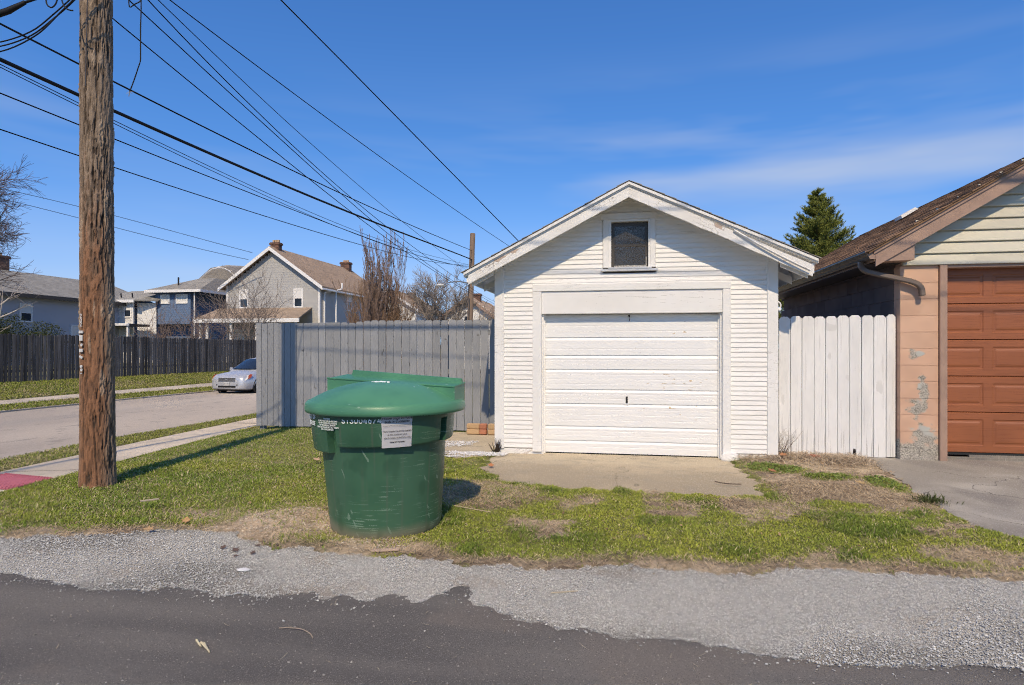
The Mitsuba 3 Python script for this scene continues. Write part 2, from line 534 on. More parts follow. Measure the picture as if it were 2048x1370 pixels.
def smoothpath(pts, n=24):
    pts = np.asarray(pts, float)
    d = np.r_[0, np.cumsum(np.linalg.norm(np.diff(pts, axis=0), axis=1))]
    from scipy.interpolate import PchipInterpolator
    return PchipInterpolator(d, pts)(np.linspace(0, d[-1], n))


def lathe(prof, n=64, a0=0.0, a1=2 * math.pi, close=False):
    """prof: (r, z) list; angle 0 points to -y (the front), growing towards +x"""
    prof = np.asarray(prof, float)
    full = abs(a1 - a0 - 2 * math.pi) < 1e-6
    a = np.linspace(a0, a1, n + 1)
    if full: a = a[:-1]
    v = np.stack([prof[None, :, 0] * np.sin(a)[:, None], -prof[None, :, 0] * np.cos(a)[:, None], np.broadcast_to(prof[None, :, 1], (len(a), len(prof)))], -1)
    m, na = len(prof), len(a)
    f = []
    for i in range(na if full else na - 1):
        j = (i + 1) % na
        for k in range(m - 1):
            f += [(i * m + k, j * m + k, j * m + k + 1), (i * m + k, j * m + k + 1, i * m + k + 1)]
    v = v.reshape(-1, 3)
    if close and not full:
        tri = trimesh.creation.triangulate_polygon(Polygon(prof), engine='earcut')
        idx = [int(np.argmin(((prof - q) ** 2).sum(1))) for q in tri[0]]
        for t in tri[1]:
            f.append(tuple(idx[k] for k in t))
            f.append(tuple((na - 1) * m + idx[k] for k in t[::-1]))
    return trimesh.Trimesh(v, np.array(f), process=False)


# ------------------------------------------------------------------ terrain
def zt(x, y):
    x, y = np.asarray(x, float), np.asarray(y, float)
    t = np.clip((-5.6 - x) / 2.6, 0, 1); t = t * t * (3 - 2 * t)
    z = -0.014 * np.clip(y, 0, 60) * t
    b = np.clip((-17.6 - x) / 4.4, 0, 1); b = b * b * (3 - 2 * b)
    return z * (1 - b) + 0.22 * b


def roughen(line, step, amp, seed):
    g = np.random.default_rng(seed)
    ls = LineString(line)
    n = max(2, int(ls.length / step))
    p = np.array([ls.interpolate(i / n, normalized=True).coords[0] for i in range(n + 1)])
    s = np.linspace(0, ls.length, n + 1)
    o = np.zeros(n + 1)
    for k, a in ((1.5, .4), (5, .5), (14, .5), (33, .45)):
        o += a * (np.interp(s * k, np.arange(int(s[-1] * k) + 3), g.random(int(s[-1] * k) + 3)) - .5)
    t = np.gradient(p, axis=0); t /= np.linalg.norm(t, axis=1, keepdims=True) + 1e-9
    return p + np.stack([-t[:, 1], t[:, 0]], 1) * (o * amp)[:, None]


def sheet(poly, res, dz, bumps=None, edge_drop=0.0):
    poly = Polygon(poly).buffer(0)
    if poly.geom_type != 'Polygon': poly = max(poly.geoms, key=lambda g: g.area)
    x0, y0, x1, y1 = poly.bounds
    gx, gy = np.meshgrid(np.arange(x0, x1, res), np.arange(y0, y1, res))
    gx = gx + (np.arange(gx.shape[0]) % 2)[:, None] * res / 2
    g = np.stack([gx.ravel(), gy.ravel()], 1)
    inner = poly.buffer(-res * .45)
    g = g[shapely.contains_xy(inner, g[:, 0], g[:, 1])]
    ring = poly.exterior
    n = max(8, int(ring.length / res))
    bp = np.array([ring.interpolate(i / n, normalized=True).coords[0] for i in range(n)])
    bp = np.vstack([bp, np.array(ring.coords)[:-1]])
    bp = np.unique(np.round(bp, 5), axis=0)
    p = np.vstack([bp, g])
    tri = Delaunay(p).simplices
    c = p[tri].mean(1)
    tri = tri[shapely.contains_xy(poly, c[:, 0], c[:, 1])]
    a, b, d = p[tri[:, 0]], p[tri[:, 1]], p[tri[:, 2]]
    ar = (b[:, 0] - a[:, 0]) * (d[:, 1] - a[:, 1]) - (b[:, 1] - a[:, 1]) * (d[:, 0] - a[:, 0])
    tri[ar < 0] = tri[ar < 0][:, ::-1]
    tri = tri[np.abs(ar) > 1e-9]
    z = zt(p[:, 0], p[:, 1]) + dz
    if bumps is not None: z = z + bumps(p[:, 0], p[:, 1])
    z[:len(bp)] -= edge_drop
    return trimesh.Trimesh(np.column_stack([p, z]), tri, process=False)


asph_edge = [(-14, 3.7), (-8, 3.65), (-4.81, 3.6), (-4.11, 3.53), (-3.64, 3.45), (-3.23, 3.37), (-3.09, 3.42), (-2.9, 3.4), (-2.83, 3.49), (-2.66, 3.51), (-2.41, 3.38), (-2.35, 3.47), (-2.21, 3.48), (-2.09, 3.42), (-2.06, 3.51), (-1.87, 3.59), (-1.77, 3.52), (-1.6, 3.58), (-1.5, 3.53), (-1.39, 3.64), (-1.29, 3.64), (-1.21, 3.54), (-1.17, 3.6), (-1.15, 3.69), (-1.06, 3.82), (-0.99, 3.86), (-0.95, 3.76), (-0.89, 3.67), (-0.85, 3.57), (-0.73, 3.54), (-0.69, 3.47), (-0.56, 3.41), (-0.41, 3.37), (-0.3, 3.33), (-0.14, 3.35), (-0.01, 3.27), (0.14, 3.31), (0.29, 3.32), (0.44, 3.31), (0.58, 3.28), (0.76, 3.24), (0.93, 3.19), (1.16, 3.21), (1.39, 3.25), (1.64, 3.29), (1.86, 3.31), (2.19, 3.35), (5, 3.5), (16, 3.5)]
grav_edge = [(-14, 3.9), (-6.2, 3.75), (-5.25, 3.92), (-4.86, 4.17), (-4.64, 4.32), (-4.37, 4.37), (-3.98, 4.5), (-3.83, 4.6), (-3.48, 4.69), (-3.12, 4.7), (-2.56, 4.36), (-2.37, 4.4), (-2.02, 4.34), (-1.83, 4.34), (-1.51, 4.43), (-1.09, 4.28), (-0.84, 4.28), (-0.49, 4.26), (-0.22, 4.39), (-0.02, 4.44), (0.29, 4.4), (0.52, 4.42), (0.78, 4.41), (1.07, 4.57), (1.47, 4.61), (1.76, 4.64), (2.01, 4.63), (2.3, 4.62), (2.58, 4.6), (2.99, 4.56), (6, 4.7), (16, 4.7)]
asph_line = roughen(asph_edge, .010, .085, 3)
grav_line = roughen(grav_edge, .03, .16, 5) - np.array([0, .045])
P_asph = Polygon(list(map(tuple, asph_line)) + [(16, -7), (-14, -7)])
P_grav = Polygon(list(map(tuple, grav_line)) + [(16, 2.9), (-14, 2.9)])
ap_front = roughen([(1.45, 8.79), (1.43, 8.3), (1.47, 7.4), (1.48, 6.74), (0.98, 6.67), (0.44, 6.73), (-0.08, 6.69), (-0.66, 6.70), (-1.13, 6.87), (-1.47, 7.03), (-1.66, 7.5), (-1.76, 7.9), (-1.85, 8.6)], .03, .22, 8)
P_apron = Polygon(list(map(tuple, ap_front)) + [(-1.75, 9.1), (1.45, 9.1)])
P_slab = Polygon(roughen([(-2.02, 10.8), (-1.86, 9.3), (-1.9, 8.5), (-2.25, 8.3), (-2.75, 8.9), (-3.05, 10.6), (-3.1, 10.85), (-2.02, 10.8)], .05, .06, 12))
dr_line = roughen([(3.22, 9.15), (3.16, 8.6), (3.14, 7.84), (2.97, 6.85), (2.92, 6.27), (2.97, 5.88), (3.12, 5.56), (3.54, 4.95), (4.0, 4.6)], .05, .12, 15)
P_drive = Polygon(list(map(tuple, dr_line)) + [(8.5, 4.55), (8.5, 9.6), (3.22, 9.6)])
walk_near = [(-6.1, 3.6), (-6.23, 4.27), (-6.42, 5.51), (-6.53, 6.26), (-6.7, 7.25), (-6.95, 8.56), (-7.29, 10.42), (-7.66, 12.26), (-8.7, 22), (-12.7, 70)]
walk_far = [(-7.40, 3.6), (-7.62, 5.22), (-7.84, 6.73), (-8.05, 8.11), (-8.17, 8.82), (-8.45, 10.84), (-8.62, 12.45), (-9.6, 22), (-13.6, 70)]
road_near = [(-8.0, 3.6), (-8.42, 5.77), (-8.89, 7.63), (-9.1, 9.31), (-9.2, 10.19), (-9.29, 12.53), (-9.5, 14.98), (-10.2, 24), (-14.2, 70)]
kerb_far = [(-15.2, -12), (-16.01, 10.97), (-16.6, 14.41), (-16.85, 16.98), (-17.15, 18.57), (-17.64, 24.98), (-17.98, 28.48), (-21.8, 70)]
w2_near = [(-16.8, -12), (-18.05, 12.45), (-18.25, 15.7), (-18.6, 20.16), (-18.74, 25.97), (-23.0, 70)]
w2_far = [(-17.5, -12), (-18.84, 12.92), (-18.99, 16.26), (-19.25, 20.8), (-19.4, 26.74), (-23.9, 70)]
P_walk = Polygon(walk_near + walk_far[::-1])
P_road = Polygon([(-7.4, -12)] + road_near + kerb_far[::-1])
P_walk2 = Polygon(w2_near + w2_far[::-1])


def solid(p):
    p = shapely.make_valid(p).buffer(0)
    return p if p.geom_type == 'Polygon' else max(p.geoms, key=lambda q: q.area)


P_asph, P_grav, P_apron, P_slab, P_drive, P_walk, P_road, P_walk2 = map(solid, (P_asph, P_grav, P_apron, P_slab, P_drive, P_walk, P_road, P_walk2))
paved = shapely.union_all([P_asph, P_grav, P_apron, P_slab, P_drive, P_walk, P_road, P_walk2])


def ellip(x, y, cx, cy, rx, ry): return np.sqrt(((x - cx) / rx) ** 2 + ((y - cy) / ry) ** 2)


gl = LineString(grav_edge)
dl = LineString(dr_line)


def nz(x, y, k, s=0, o=3): return meshkit.fbm(np.stack([x * k, y * k, 0 * x + s], -1), o, s)


def sm(a, b, x):
    t = np.clip((x - a) / (b - a), 0, 1)
    return t * t * (3 - 2 * t)


def masks(x, y):
    """(green, dirt) of the lawn, each 0..1"""
    gd = shapely.distance(shapely.points(x, y), gl)
    n1, n2, n3 = nz(x, y, 1.2, 1), nz(x, y, 3.6, 2), nz(x, y, 9, 3, 2)
    left = sm(-1.9, -2.9, x + .25 * (n2 - .5))
    g = left * (.80 + .4 * (n2 - .5)) + (1 - left) * sm(.36, .53, n1 * .45 + n2 * .55 + .05)
    g *= sm(.03, .24, gd + .30 * (n2 - .5))
    d = sm(1.15, .65, ellip(x, y, -2.75, 4.92, .62, .50) + .7 * (n2 - .5) + .3 * (n3 - .5))
    d = np.maximum(d, .6 * sm(1.1, .5, ellip(x, y, -3.5, 5.05, .55, .25) + .9 * (n2 - .5)))
    d = np.maximum(d, .8 * sm(1.1, .6, ellip(x, y, -1.85, 4.52, .5, .17) + .6 * (n2 - .5)))
    d = np.maximum(d, .8 * sm(1.1, .6, ellip(x, y, -.55, 5.35, .22, .10) + .9 * (n2 - .5)))
    right_back = sm(1.35, 1.7, x + .3 * (n2 - .5)) * sm(5.9, 6.5, y + .5 * (n2 - .5))
    patch = np.maximum.reduce([sm(1.15, .75, ellip(x, y, a, b, c, e) + .6 * (n2 - .5)) for a, b, c, e in
                               ((1.85, 8.2, .42, .33), (2.35, 7.8, .32, .25), (2.85, 7.45, .20, .42), (2.05, 6.35, .32, .22), (2.55, 6.15, .25, .12))])
    g = g * (1 - right_back) + right_back * patch * .95
    behind_bin = sm(1.3, .8, ellip(x, y, -1.35, 6.2, .55, .55) + .5 * (n2 - .5))
    g *= 1 - .75 * behind_bin
    g = np.maximum(g, .9 * sm(.22, .06, shapely.distance(shapely.points(x, y), dl)) * sm(6.7, 6.2, y) * sm(.3, .5, n2))
    g = np.maximum(g, .85 * sm(1.1, .7, ellip(x, y, -1.75, 8.0, .35, .18) + .5 * (n2 - .5)))
    g *= 1 - .9 * d
    return np.clip(g, 0, 1), np.clip(d, 0, 1)


def gbump(x, y):
    z = .03 * (nz(x, y, .9, 4) - .35) + .014 * (nz(x, y, 5, 5, 2) - .4)
    z += .05 * sm(1.2, .2, ellip(x, y, -2.75, 5.0, .75, .55))
    z += .02 * sm(1.1, .3, ellip(x, y, 2.4, 8.85, 1.0, .35))
    z *= sm(.45, .85, np.hypot(x + 1.99, y - 5.09))
    return np.maximum(z, -.01)


def ground_sheet():
    xs = np.concatenate([np.linspace(-900, -60, 15), np.linspace(-58, -27, 18), np.arange(-26, -9.8, .35), np.arange(-9.6, -7.0, .12), np.arange(-7, 3.7, .04), np.arange(3.8, 9, .2), np.linspace(10, 50, 20), np.linspace(60, 900, 15)])
    ys = np.concatenate([np.linspace(-400, -10, 10), np.linspace(-8, 2.6, 12), np.arange(2.8, 3.9, .1), np.arange(3.92, 9.4, .04), np.arange(9.42, 12.6, .1), np.arange(12.8, 36, .4), np.linspace(37, 90, 30), np.linspace(100, 1500, 20)])
    x, y = [a.ravel() for a in np.meshgrid(xs, ys)]
    pts = shapely.points(x, y)
    dist = shapely.distance(pts, paved)
    inside = shapely.contains_xy(paved, x, y)
    z = zt(x, y) + np.where(inside, 0, gbump(x, y) * sm(0, .18, dist) + .012 * sm(0, .05, dist))
    z -= np.where(inside, .30 * sm(0, .12, shapely.distance(pts, paved.boundary)), 0)
    near = (x > -26) & (x < 9) & (y > 2.5) & (y < 36)
    g, d = np.full(len(x), .75), np.zeros(len(x))
    g[near], d[near] = masks(x[near], y[near])
    nx, ny = len(xs), len(ys)
    i, j = np.meshgrid(np.arange(nx - 1), np.arange(ny - 1))
    a = (j * nx + i).ravel()
    f = np.vstack([np.stack([a, a + 1, a + 1 + nx], 1), np.stack([a, a + 1 + nx, a + nx], 1)])
    return trimesh.Trimesh(np.stack([x, y, z], 1), f, process=False), np.stack([g, d], 1)


gm, guv = ground_sheet()
struct('ground', gm, 'soil', True, rnd=guv, label='patchy lawn soil between alley, sidewalk and garages')
struct('gravel_shoulder', sheet(P_grav, .06, .004, lambda x, y: .008 * (nz(x, y, 3, 11) - .5)), 'gravel_surface', True, label='pale worn gravel strip between the dark asphalt and the grass')
struct('alley', sheet(P_asph, .07, .014, lambda x, y: .006 * (nz(x, y, 2, 12) - .5), .009), 'alley_asphalt', True, label='dark asphalt alley with ragged edge in front')
struct('street', sheet(P_road, .8, -.03), 'street_asphalt', True, label='pale grey street running away on the left')
struct('apron', sheet(P_apron, .07, .018, lambda x, y: .006 * (nz(x, y, 3, 14) - .5) - .022 * sm(8.2, 8.5, y) - .02 * sm(7.2, 6.7, y), .015), 'apron_concrete', True, label='tan worn concrete apron in front of the white garage door')
struct('slab', sheet(P_slab, .06, .02, None, .015), 'apron_concrete', True, label='small grey concrete slab before the grey fence')
struct('driveway', sheet(P_drive, .08, .016, lambda x, y: .01 * (nz(x, y, 2, 15) - .5) - .02 * sm(5.6, 4.8, y), .012), 'drive_concrete', True, label='stained grey driveway of the brown door garage')
# sidewalk flags with joints
wl, wf_ = LineString(walk_near), LineString(walk_far)
sw = lab('sidewalk', 'pale concrete sidewalk beside the street', None, None, 'structure')
cuts_n, cuts_f = np.arange(1.75, 34, 1.5), np.arange(1.7, 34, 1.5)
for a, b, c, d in zip(cuts_n[:-1], cuts_n[1:], cuts_f[:-1], cuts_f[1:]):
    q = [wl.interpolate(a + .006).coords[0], wl.interpolate(b - .006).coords[0], wf_.interpolate(d - .006).coords[0], wf_.interpolate(c + .006).coords[0]]
    part(sw, 'flag', sheet(q, .25, .022 + .006 * rr.random(), None, .004), 'walk_concrete', True)
put('sidewalk__bed', sheet(P_walk.buffer(-.01), .5, -.004), 'soil', True, rnd=[0, 0])
struct('far_sidewalk', sheet(P_walk2, .6, .02), 'walk_concrete', True, label='narrow concrete walk across the street')


def kerb(line, w, h, side, name, label):
    ls = LineString(line)
    s = np.arange(0, ls.length, .6)
    p = np.array([ls.interpolate(v).coords[0] for v in s])
    t = np.gradient(p, axis=0); t /= np.linalg.norm(t, axis=1, keepdims=True)
    nrm = np.stack([-t[:, 1], t[:, 0]], 1) * side
    q = p + nrm * w
    z = zt(p[:, 0], p[:, 1])
    v = np.concatenate([np.column_stack([p, z - .2]), np.column_stack([p, z + h - .01]), np.column_stack([p + nrm * .012, z + h]), np.column_stack([q, z + h]), np.column_stack([q, z - .2])])
    n, f = len(p), []
    for k in range(4):
        for i in range(n - 1):
            a, b = k * n + i, k * n + i + 1
            f += [(a, b, b + n), (a, b + n, a + n)]
    struct(name, trimesh.Trimesh(v, np.array(f), process=False), 'walk_concrete', label=label)


kerb(kerb_far, .12, .02, 1, 'kerb', 'low kerb along the far side of the street')
# tactile pad
pad = lab('tactile_pad', 'red tactile paving pad set in the sidewalk', None, None, 'structure')
pq = np.array([(-7.58, 6.60), (-6.52, 6.24), (-6.43, 5.60), (-7.50, 5.88)])
put(pad + '__plate', sheet(pq, .2, .036, None, .006), 'tactile_red', True)
dom = trimesh.creation.icosphere(1, 1.0)
dm = []
for u in np.linspace(.03, .97, 17):
    for w in np.linspace(.05, .95, 11):
        q = (pq[0] * (1 - u) + pq[1] * u) * (1 - w) + (pq[3] * (1 - u) + pq[2] * u) * w
        d = dom.copy(); d.vertices = d.vertices * [.013, .013, .008] + [q[0], q[1], float(zt(*q)) + .036]
        dm.append(d)
part(pad, 'stud', cat(dm), 'tactile_red', True, kind='stuff')


# ------------------------------------------------------------------ white garage
WG = thing('white_garage', 'small white wooden garage with lap siding and a gable window, behind the green container', 'garage')
GY = 8.9
cx = .085


def roof_under(x): return 3.668 - np.where(x < cx, .5125, .465) * np.abs(x - cx)


def siding(x0, x1, z, h=.066, y=GY, clip=None):
    n = max(2, int((x1 - x0) / .12))
    xs = np.linspace(x0, x1, n + 1)
    seed = rr.random() * 99
    w = (meshkit.noise(np.stack([xs * 2.0, 0 * xs + z * 57, 0 * xs + seed], -1)) - .5) * .0016
    w2 = (meshkit.noise(np.stack([xs * 6.0, 0 * xs + z * 31, 0 * xs + seed + 9], -1)) - .5) * .003
    bow = w[:, None]
    zz = np.stack([z + 0 * xs, z + 0 * xs, z + .011 + 0 * xs, z + .016 + 0 * xs, z + h + .0008 + 0 * xs, z + h + .0008 + 0 * xs], 1) + bow
    if clip is not None: zz = np.minimum(zz, clip(xs)[:, None])
    yy = np.stack([0 * xs + y + .03, y + .001 + 0 * xs, y - .0105 + w2 * .3, y - .0115 + w2 * .3, y - .001 + 0 * xs, y + .03 + 0 * xs], 1)
    v = np.stack([np.repeat(xs[:, None], 6, 1), yy, zz], -1).reshape(-1, 3)
    f = []
    for i in range(n):
        for k in range(5):
            a, b = i * 6 + k, (i + 1) * 6 + k
            f += [(a, b + 1, a + 1), (a, b, b + 1)]
    for i in (0, n):
        b = i * 6
        f += [(b, b + 1, b + 2), (b, b + 2, b + 3), (b, b + 3, b + 4), (b, b + 4, b + 5)]
    return trimesh.Trimesh(v, np.array(f), process=False)


put(WG + '__wall', cat([box(-1.76, 1.99, 9.1, 9.16, .04, 2.55), box(-1.80, -1.74, 8.95, 14.4, .04, 2.5), box(1.97, 2.03, 8.95, 14.4, .04, 2.5), box(-1.76, 1.99, 14.3, 14.4, .04, 2.5),
                        xz_prism([(-1.8, 2.55), (2.03, 2.55), (cx, 3.5)], 9.1, 9.16), xz_prism([(-1.8, 2.5), (2.03, 2.5), (cx, 3.5)], 14.3, 14.4)]), 'white_siding', rnd=[.3, .3])
z = .075
while z < 3.60:
    top = z + .066
    L = -1.69 if z < 2.44 else max(-1.69, cx - (3.70 - z) / .5125)
    Rr = 1.92 if z < 2.44 else min(1.92, cx + (3.70 - z) / .465)
    spans = [(L, Rr)]
    if top < 2.43: spans = [(L, -1.265), (1.445, Rr)]
    elif z < 3.36 and top > 2.585: spans = [(L, -.275), (.455, Rr)]
    for a, b in spans:
        if b - a > .06: part(WG + '__wall', 'siding_board', siding(a, b, z, clip=roof_under if z > 2.1 else None), 'white_siding', rnd=R2())
    z += .0655
part(WG, 'corner_board', box(-1.825, -1.688, 8.868, 9.0, .07, 2.69, .004), 'white_siding', rnd=R2())
part(WG, 'corner_board', box(1.918, 2.055, 8.868, 9.0, .075, 2.76, .004), 'white_siding', rnd=R2())
# door surround
part(WG, 'door_casing', box(-1.27, -1.142, 8.858, 9.0, .035, 2.322, .004), 'white_siding', rnd=R2())
part(WG, 'door_casing', box(1.342, 1.447, 8.858, 9.0, .03, 2.322, .004), 'white_siding', rnd=R2())
part(WG, 'head_casing', box(-1.27, 1.447, 8.856, 9.0, 2.325, 2.425, .004), 'white_siding', rnd=R2())
part(WG, 'header_board', box(-1.140, 1.340, 8.882, 9.06, 2.004, 2.322, .003), 'white_siding', rnd=R2())
part(WG, 'door_jamb', cat([box(-1.140, -1.118, 8.93, 9.08, -.02, 2.002), box(-1.141, -1.1, 8.985, 9.0, -.02, 2.001)]), 'white_siding', rnd=R2())
part(WG, 'door_jamb', cat([box(1.318, 1.340, 8.93, 9.08, -.02, 2.002), box(1.30, 1.341, 8.985, 9.0, -.02, 2.001)]), 'white_siding', rnd=R2())
# overhead door
gd = part(WG, 'door', box(-1.115, 1.315, 9.055, 9.08, 0, 2.0), 'dark_inside')
zb = [2.0, 1.67, 1.414, 1.213, .924, .721, .396, .189, .012]
DX0, DX1 = -1.116, 1.316
for t, b in zip(zb[:-1], zb[1:]):
    h = t - b
    prof = [(9.045, b), (9.0245, b + .0015), (9.0225, b + .006)]
    ng = max(2, int(round(h / .075)))
    for k in range(1, ng):
        zc = b + .01 + (h - .02) * k / ng
        prof += [(9.0225, zc - .005), (9.0255, zc), (9.0225, zc + .005)]
    prof += [(9.0215, t - .050), (9.021, t - .042), (9.031, t - .010), (9.040, t - .007), (9.040, t)]
    prof = np.array(prof)
    nx = 25
    xs = np.linspace(DX0, DX1, nx)
    wob = (meshkit.noise(np.stack([xs * 1.5, 0 * xs, 0 * xs], -1)) - .5) * .005
    wz = (meshkit.noise(np.stack([xs * .8, 0 * xs, 0 * xs + 3], -1)) - .5) * .006
    v = np.stack([np.repeat(xs[:, None], len(prof), 1), prof[None, :, 0] + wob[:, None], prof[None, :, 1] + wz[:, None]], -1).reshape(-1, 3)
    m = len(prof); f = []
    for i in range(nx - 1):
        for k in range(m - 1):
            a, c = i * m + k, (i + 1) * m + k
            f += [(a, c + 1, a + 1), (a, c, c + 1)]
    part(gd, 'panel', trimesh.Trimesh(v, np.array(f), process=False), 'garage_door_paint', rnd=R2())
part(gd, 'latch_handle', cat([box(.045, .073, 9.003, 9.016, .735, .83, .004), trimesh.creation.cylinder(.009, .03, transform=trimesh.transformations.translation_matrix((.059, 9.0, .79)) @ trimesh.transformations.rotation_matrix(1.5708, (1, 0, 0))),
                              box(.052, .066, 8.985, 8.997, .755, .80, .003)]), 'black_iron')
part(gd, 'latch_plate', box(.030, .088, 9.014, 9.020, .71, .855, .003), 'white_trim')
part(gd, 'top_latch', cat([box(.08, .105, 8.985, 9.0, 1.955, 1.985, .003), box(.09, .098, 8.99, 8.996, 1.90, 1.955)]), 'black_iron')
part(gd, 'bottom_seal', box(-1.11, 1.31, 9.02, 9.05, -.012, .012), 'black_iron')
# gable window
wn = part(WG, 'window', cat([box(-.27, -.188, 8.868, 8.93, 2.642, 3.318, .003), box(.380, .452, 8.868, 8.93, 2.642, 3.318, .003), box(-.30, .475, 8.862, 8.93, 3.32, 3.405, .003)]), 'white_siding', rnd=R2())
part(wn, 'frame', cat([box(-.190, -.158, 8.884, 9.05, 2.645, 3.318), box(.352, .382, 8.884, 9.05, 2.645, 3.318), box(-.158, .352, 8.884, 9.05, 3.288, 3.318)]), 'white_siding', rnd=R2())
part(wn, 'sill', cat([box(-.305, .480, 8.845, 8.93, 2.592, 2.622, .003), box(-.20, .40, 8.838, 9.05, 2.620, 2.645, .004)]), 'white_siding', rnd=R2())
part(wn, 'sash', cat([box(-.158, -.115, 8.985, 9.02, 2.645, 3.288), box(.31, .352, 8.985, 9.02, 2.645, 3.288), box(-.115, .31, 8.985, 9.02, 3.24, 3.288), box(-.115, .31, 8.985, 9.02, 2.95, 2.985)]), 'gutter_brown')
part(wn, 'sash_rail', cat([box(-.12, .335, 8.95, 8.985, 2.646, 2.682, .004), box(.318, .334, 8.95, 8.975, 2.68, 2.80, .003)]), 'white_peeling', rnd=R2(), label='peeling bottom rail of the sash')
part(wn, 'glass', box(-.116, .311, 9.000, 9.003, 2.645, 3.24), 'window_glass')
part(wn, 'dark_backing', box(-.15, .34, 9.05, 9.058, 2.64, 3.29), 'dark_inside')  # near-black sheet standing in for the unlit garage interior behind the glass
bars = [box(a - .0011, a + .0011, 8.925, 8.9272, 2.646, 3.287) for a in np.arange(-.15, .35, .0135)] + [box(-.157, .351, 8.9275, 8.9297, a - .0011, a + .0011) for a in np.arange(2.66, 3.28, .0135)]
part(wn, 'screen', cat(bars), 'screen_wire', kind='stuff')
# roof and barge boards


def slope_board(x0, x1, top, width, y0, y1, end_drop=0.0, jag=0.0):
    """board along a rake from x0 (apex) to x1, top(x) its upper edge, plumb width"""
    xs = np.linspace(x0, x1, 40)
    t = top(xs)
    b = t - width - end_drop * np.abs(xs - x0) / abs(x1 - x0)
    if jag: b = b + jag * (meshkit.noise(np.stack([xs * 6, 0 * xs, 0 * xs], -1)) - .5)
    if jag: t = t + jag * .5 * (meshkit.noise(np.stack([xs * 4, 0 * xs + 4, 0 * xs], -1)) - .5)
    v = np.concatenate([np.stack([xs, 0 * xs + y, z], 1) for y, z in ((y0, b), (y0, t), (y1, t), (y1, b))])
    n, f = 40, []
    for k in range(4):
        for i in range(n - 1):
            a, c = k * n + i, ((k + 1) % 4) * n + i
            f += [(a, a + 1, c + 1), (a, c + 1, c)]
    e = n - 1
    f += [(0, n, 2 * n), (0, 2 * n, 3 * n), (e, 2 * n + e, n + e), (e, 3 * n + e, 2 * n + e)]
    m = trimesh.Trimesh(v, np.array(f), process=False)
    m.fix_normals()
    return m


topL = lambda x: 3.675 - .5135 * np.abs(x - cx)
topR = lambda x: 3.675 - .472 * np.abs(x - cx) - .012 * sm(.8, 2.3, x)
part(WG, 'barge_board', slope_board(cx, -2.125, topL, .135, 8.50, 8.53, .0, .006), 'white_peeling', rnd=[.13, .5])
part(WG, 'barge_board', slope_board(cx, 2.385, topR, .135, 8.50, 8.53, .015, .012), 'white_peeling', rnd=[.41, .5], label='right barge board with flaking paint and loose trim')
rf = part(WG, 'roof', cat([slope_board(cx, -2.19, lambda x: 3.735 - .515 * np.abs(x - cx), .055, 8.49, 14.6), slope_board(cx, 2.45, lambda x: 3.735 - .461 * np.abs(x - cx), .050, 8.49, 14.6)]), 'white_siding', rnd=[.6, .2])
part(rf, 'trim', slope_board(cx, -2.185, lambda x: 3.738 - .515 * np.abs(x - cx), .036, 8.462, 8.486, 0, .003), 'white_siding', rnd=R2())
part(rf, 'trim', slope_board(cx, 2.445, lambda x: 3.738 - .461 * np.abs(x - cx), .036, 8.462, 8.486, 0, .003), 'white_siding', rnd=R2())
for sgn, k, xe in ((-1, .515, 2.28), (1, .461, 2.37)):
    nC = 16
    for i in range(nC):
        a, b = xe * i / nC, xe * (i + 1) / nC + .02
        hh = 3.742 + .012
        m = hull([(cx + sgn * a, 8.445 + .01 * rr.random(), hh - k * a - .008), (cx + sgn * a, 14.65, hh - k * a - .008), (cx + sgn * b, 8.44 + .012 * rr.random(), hh - k * b - .006), (cx + sgn * b, 14.65, hh - k * b - .006),
                  (cx + sgn * a, 8.45, hh - k * a - .004), (cx + sgn * a, 14.65, hh - k * a - .004), (cx + sgn * b, 8.45, hh - k * b + .008), (cx + sgn * b, 14.65, hh - k * b + .008)])
        part(rf, 'shingle_course', m, 'far_shingle', rnd=[.15, rr.random()])
part(WG, 'loose_trim', tube(smoothpath([(1.42, 8.478, 3.045), (1.75, 8.462, 2.83), (2.05, 8.455, 2.655), (2.34, 8.45, 2.50)], 14), .016, 4), 'white_peeling', rnd=R2(), label='strip of trim coming loose from the right barge board')
for yy in (8.62, 9.4, 10.2, 11.0):
    part(WG, 'rafter', slope_board(-1.80, -2.10, lambda x: 3.60 - .5125 * np.abs(x - cx), .09, yy, yy + .04), 'white_siding', rnd=R2())
    part(WG, 'rafter', slope_board(2.03, 2.36, lambda x: 3.59 - .47 * np.abs(x - cx), .10, yy, yy + .04), 'white_siding', rnd=R2())
part(WG, 'fascia', box(-2.155, -2.13, 8.53, 14.5, 2.44, 2.56), 'white_siding', rnd=R2())
part(WG, 'fascia', box(2.385, 2.41, 8.53, 14.5, 2.47, 2.60), 'white_siding', rnd=R2())


def lump(x, y, z, rx, ry, rz, seed, k=3.0, amp=.25):
    s = trimesh.creation.icosphere(3, 1.0)
    n = meshkit.fbm(s.vertices * k * .6 + seed * 7.1, 3, seed)
    s.vertices = s.vertices * (1 + amp * (n - .5) * 2)[:, None] * [rx, ry, rz] + [x, y, z]
    return s


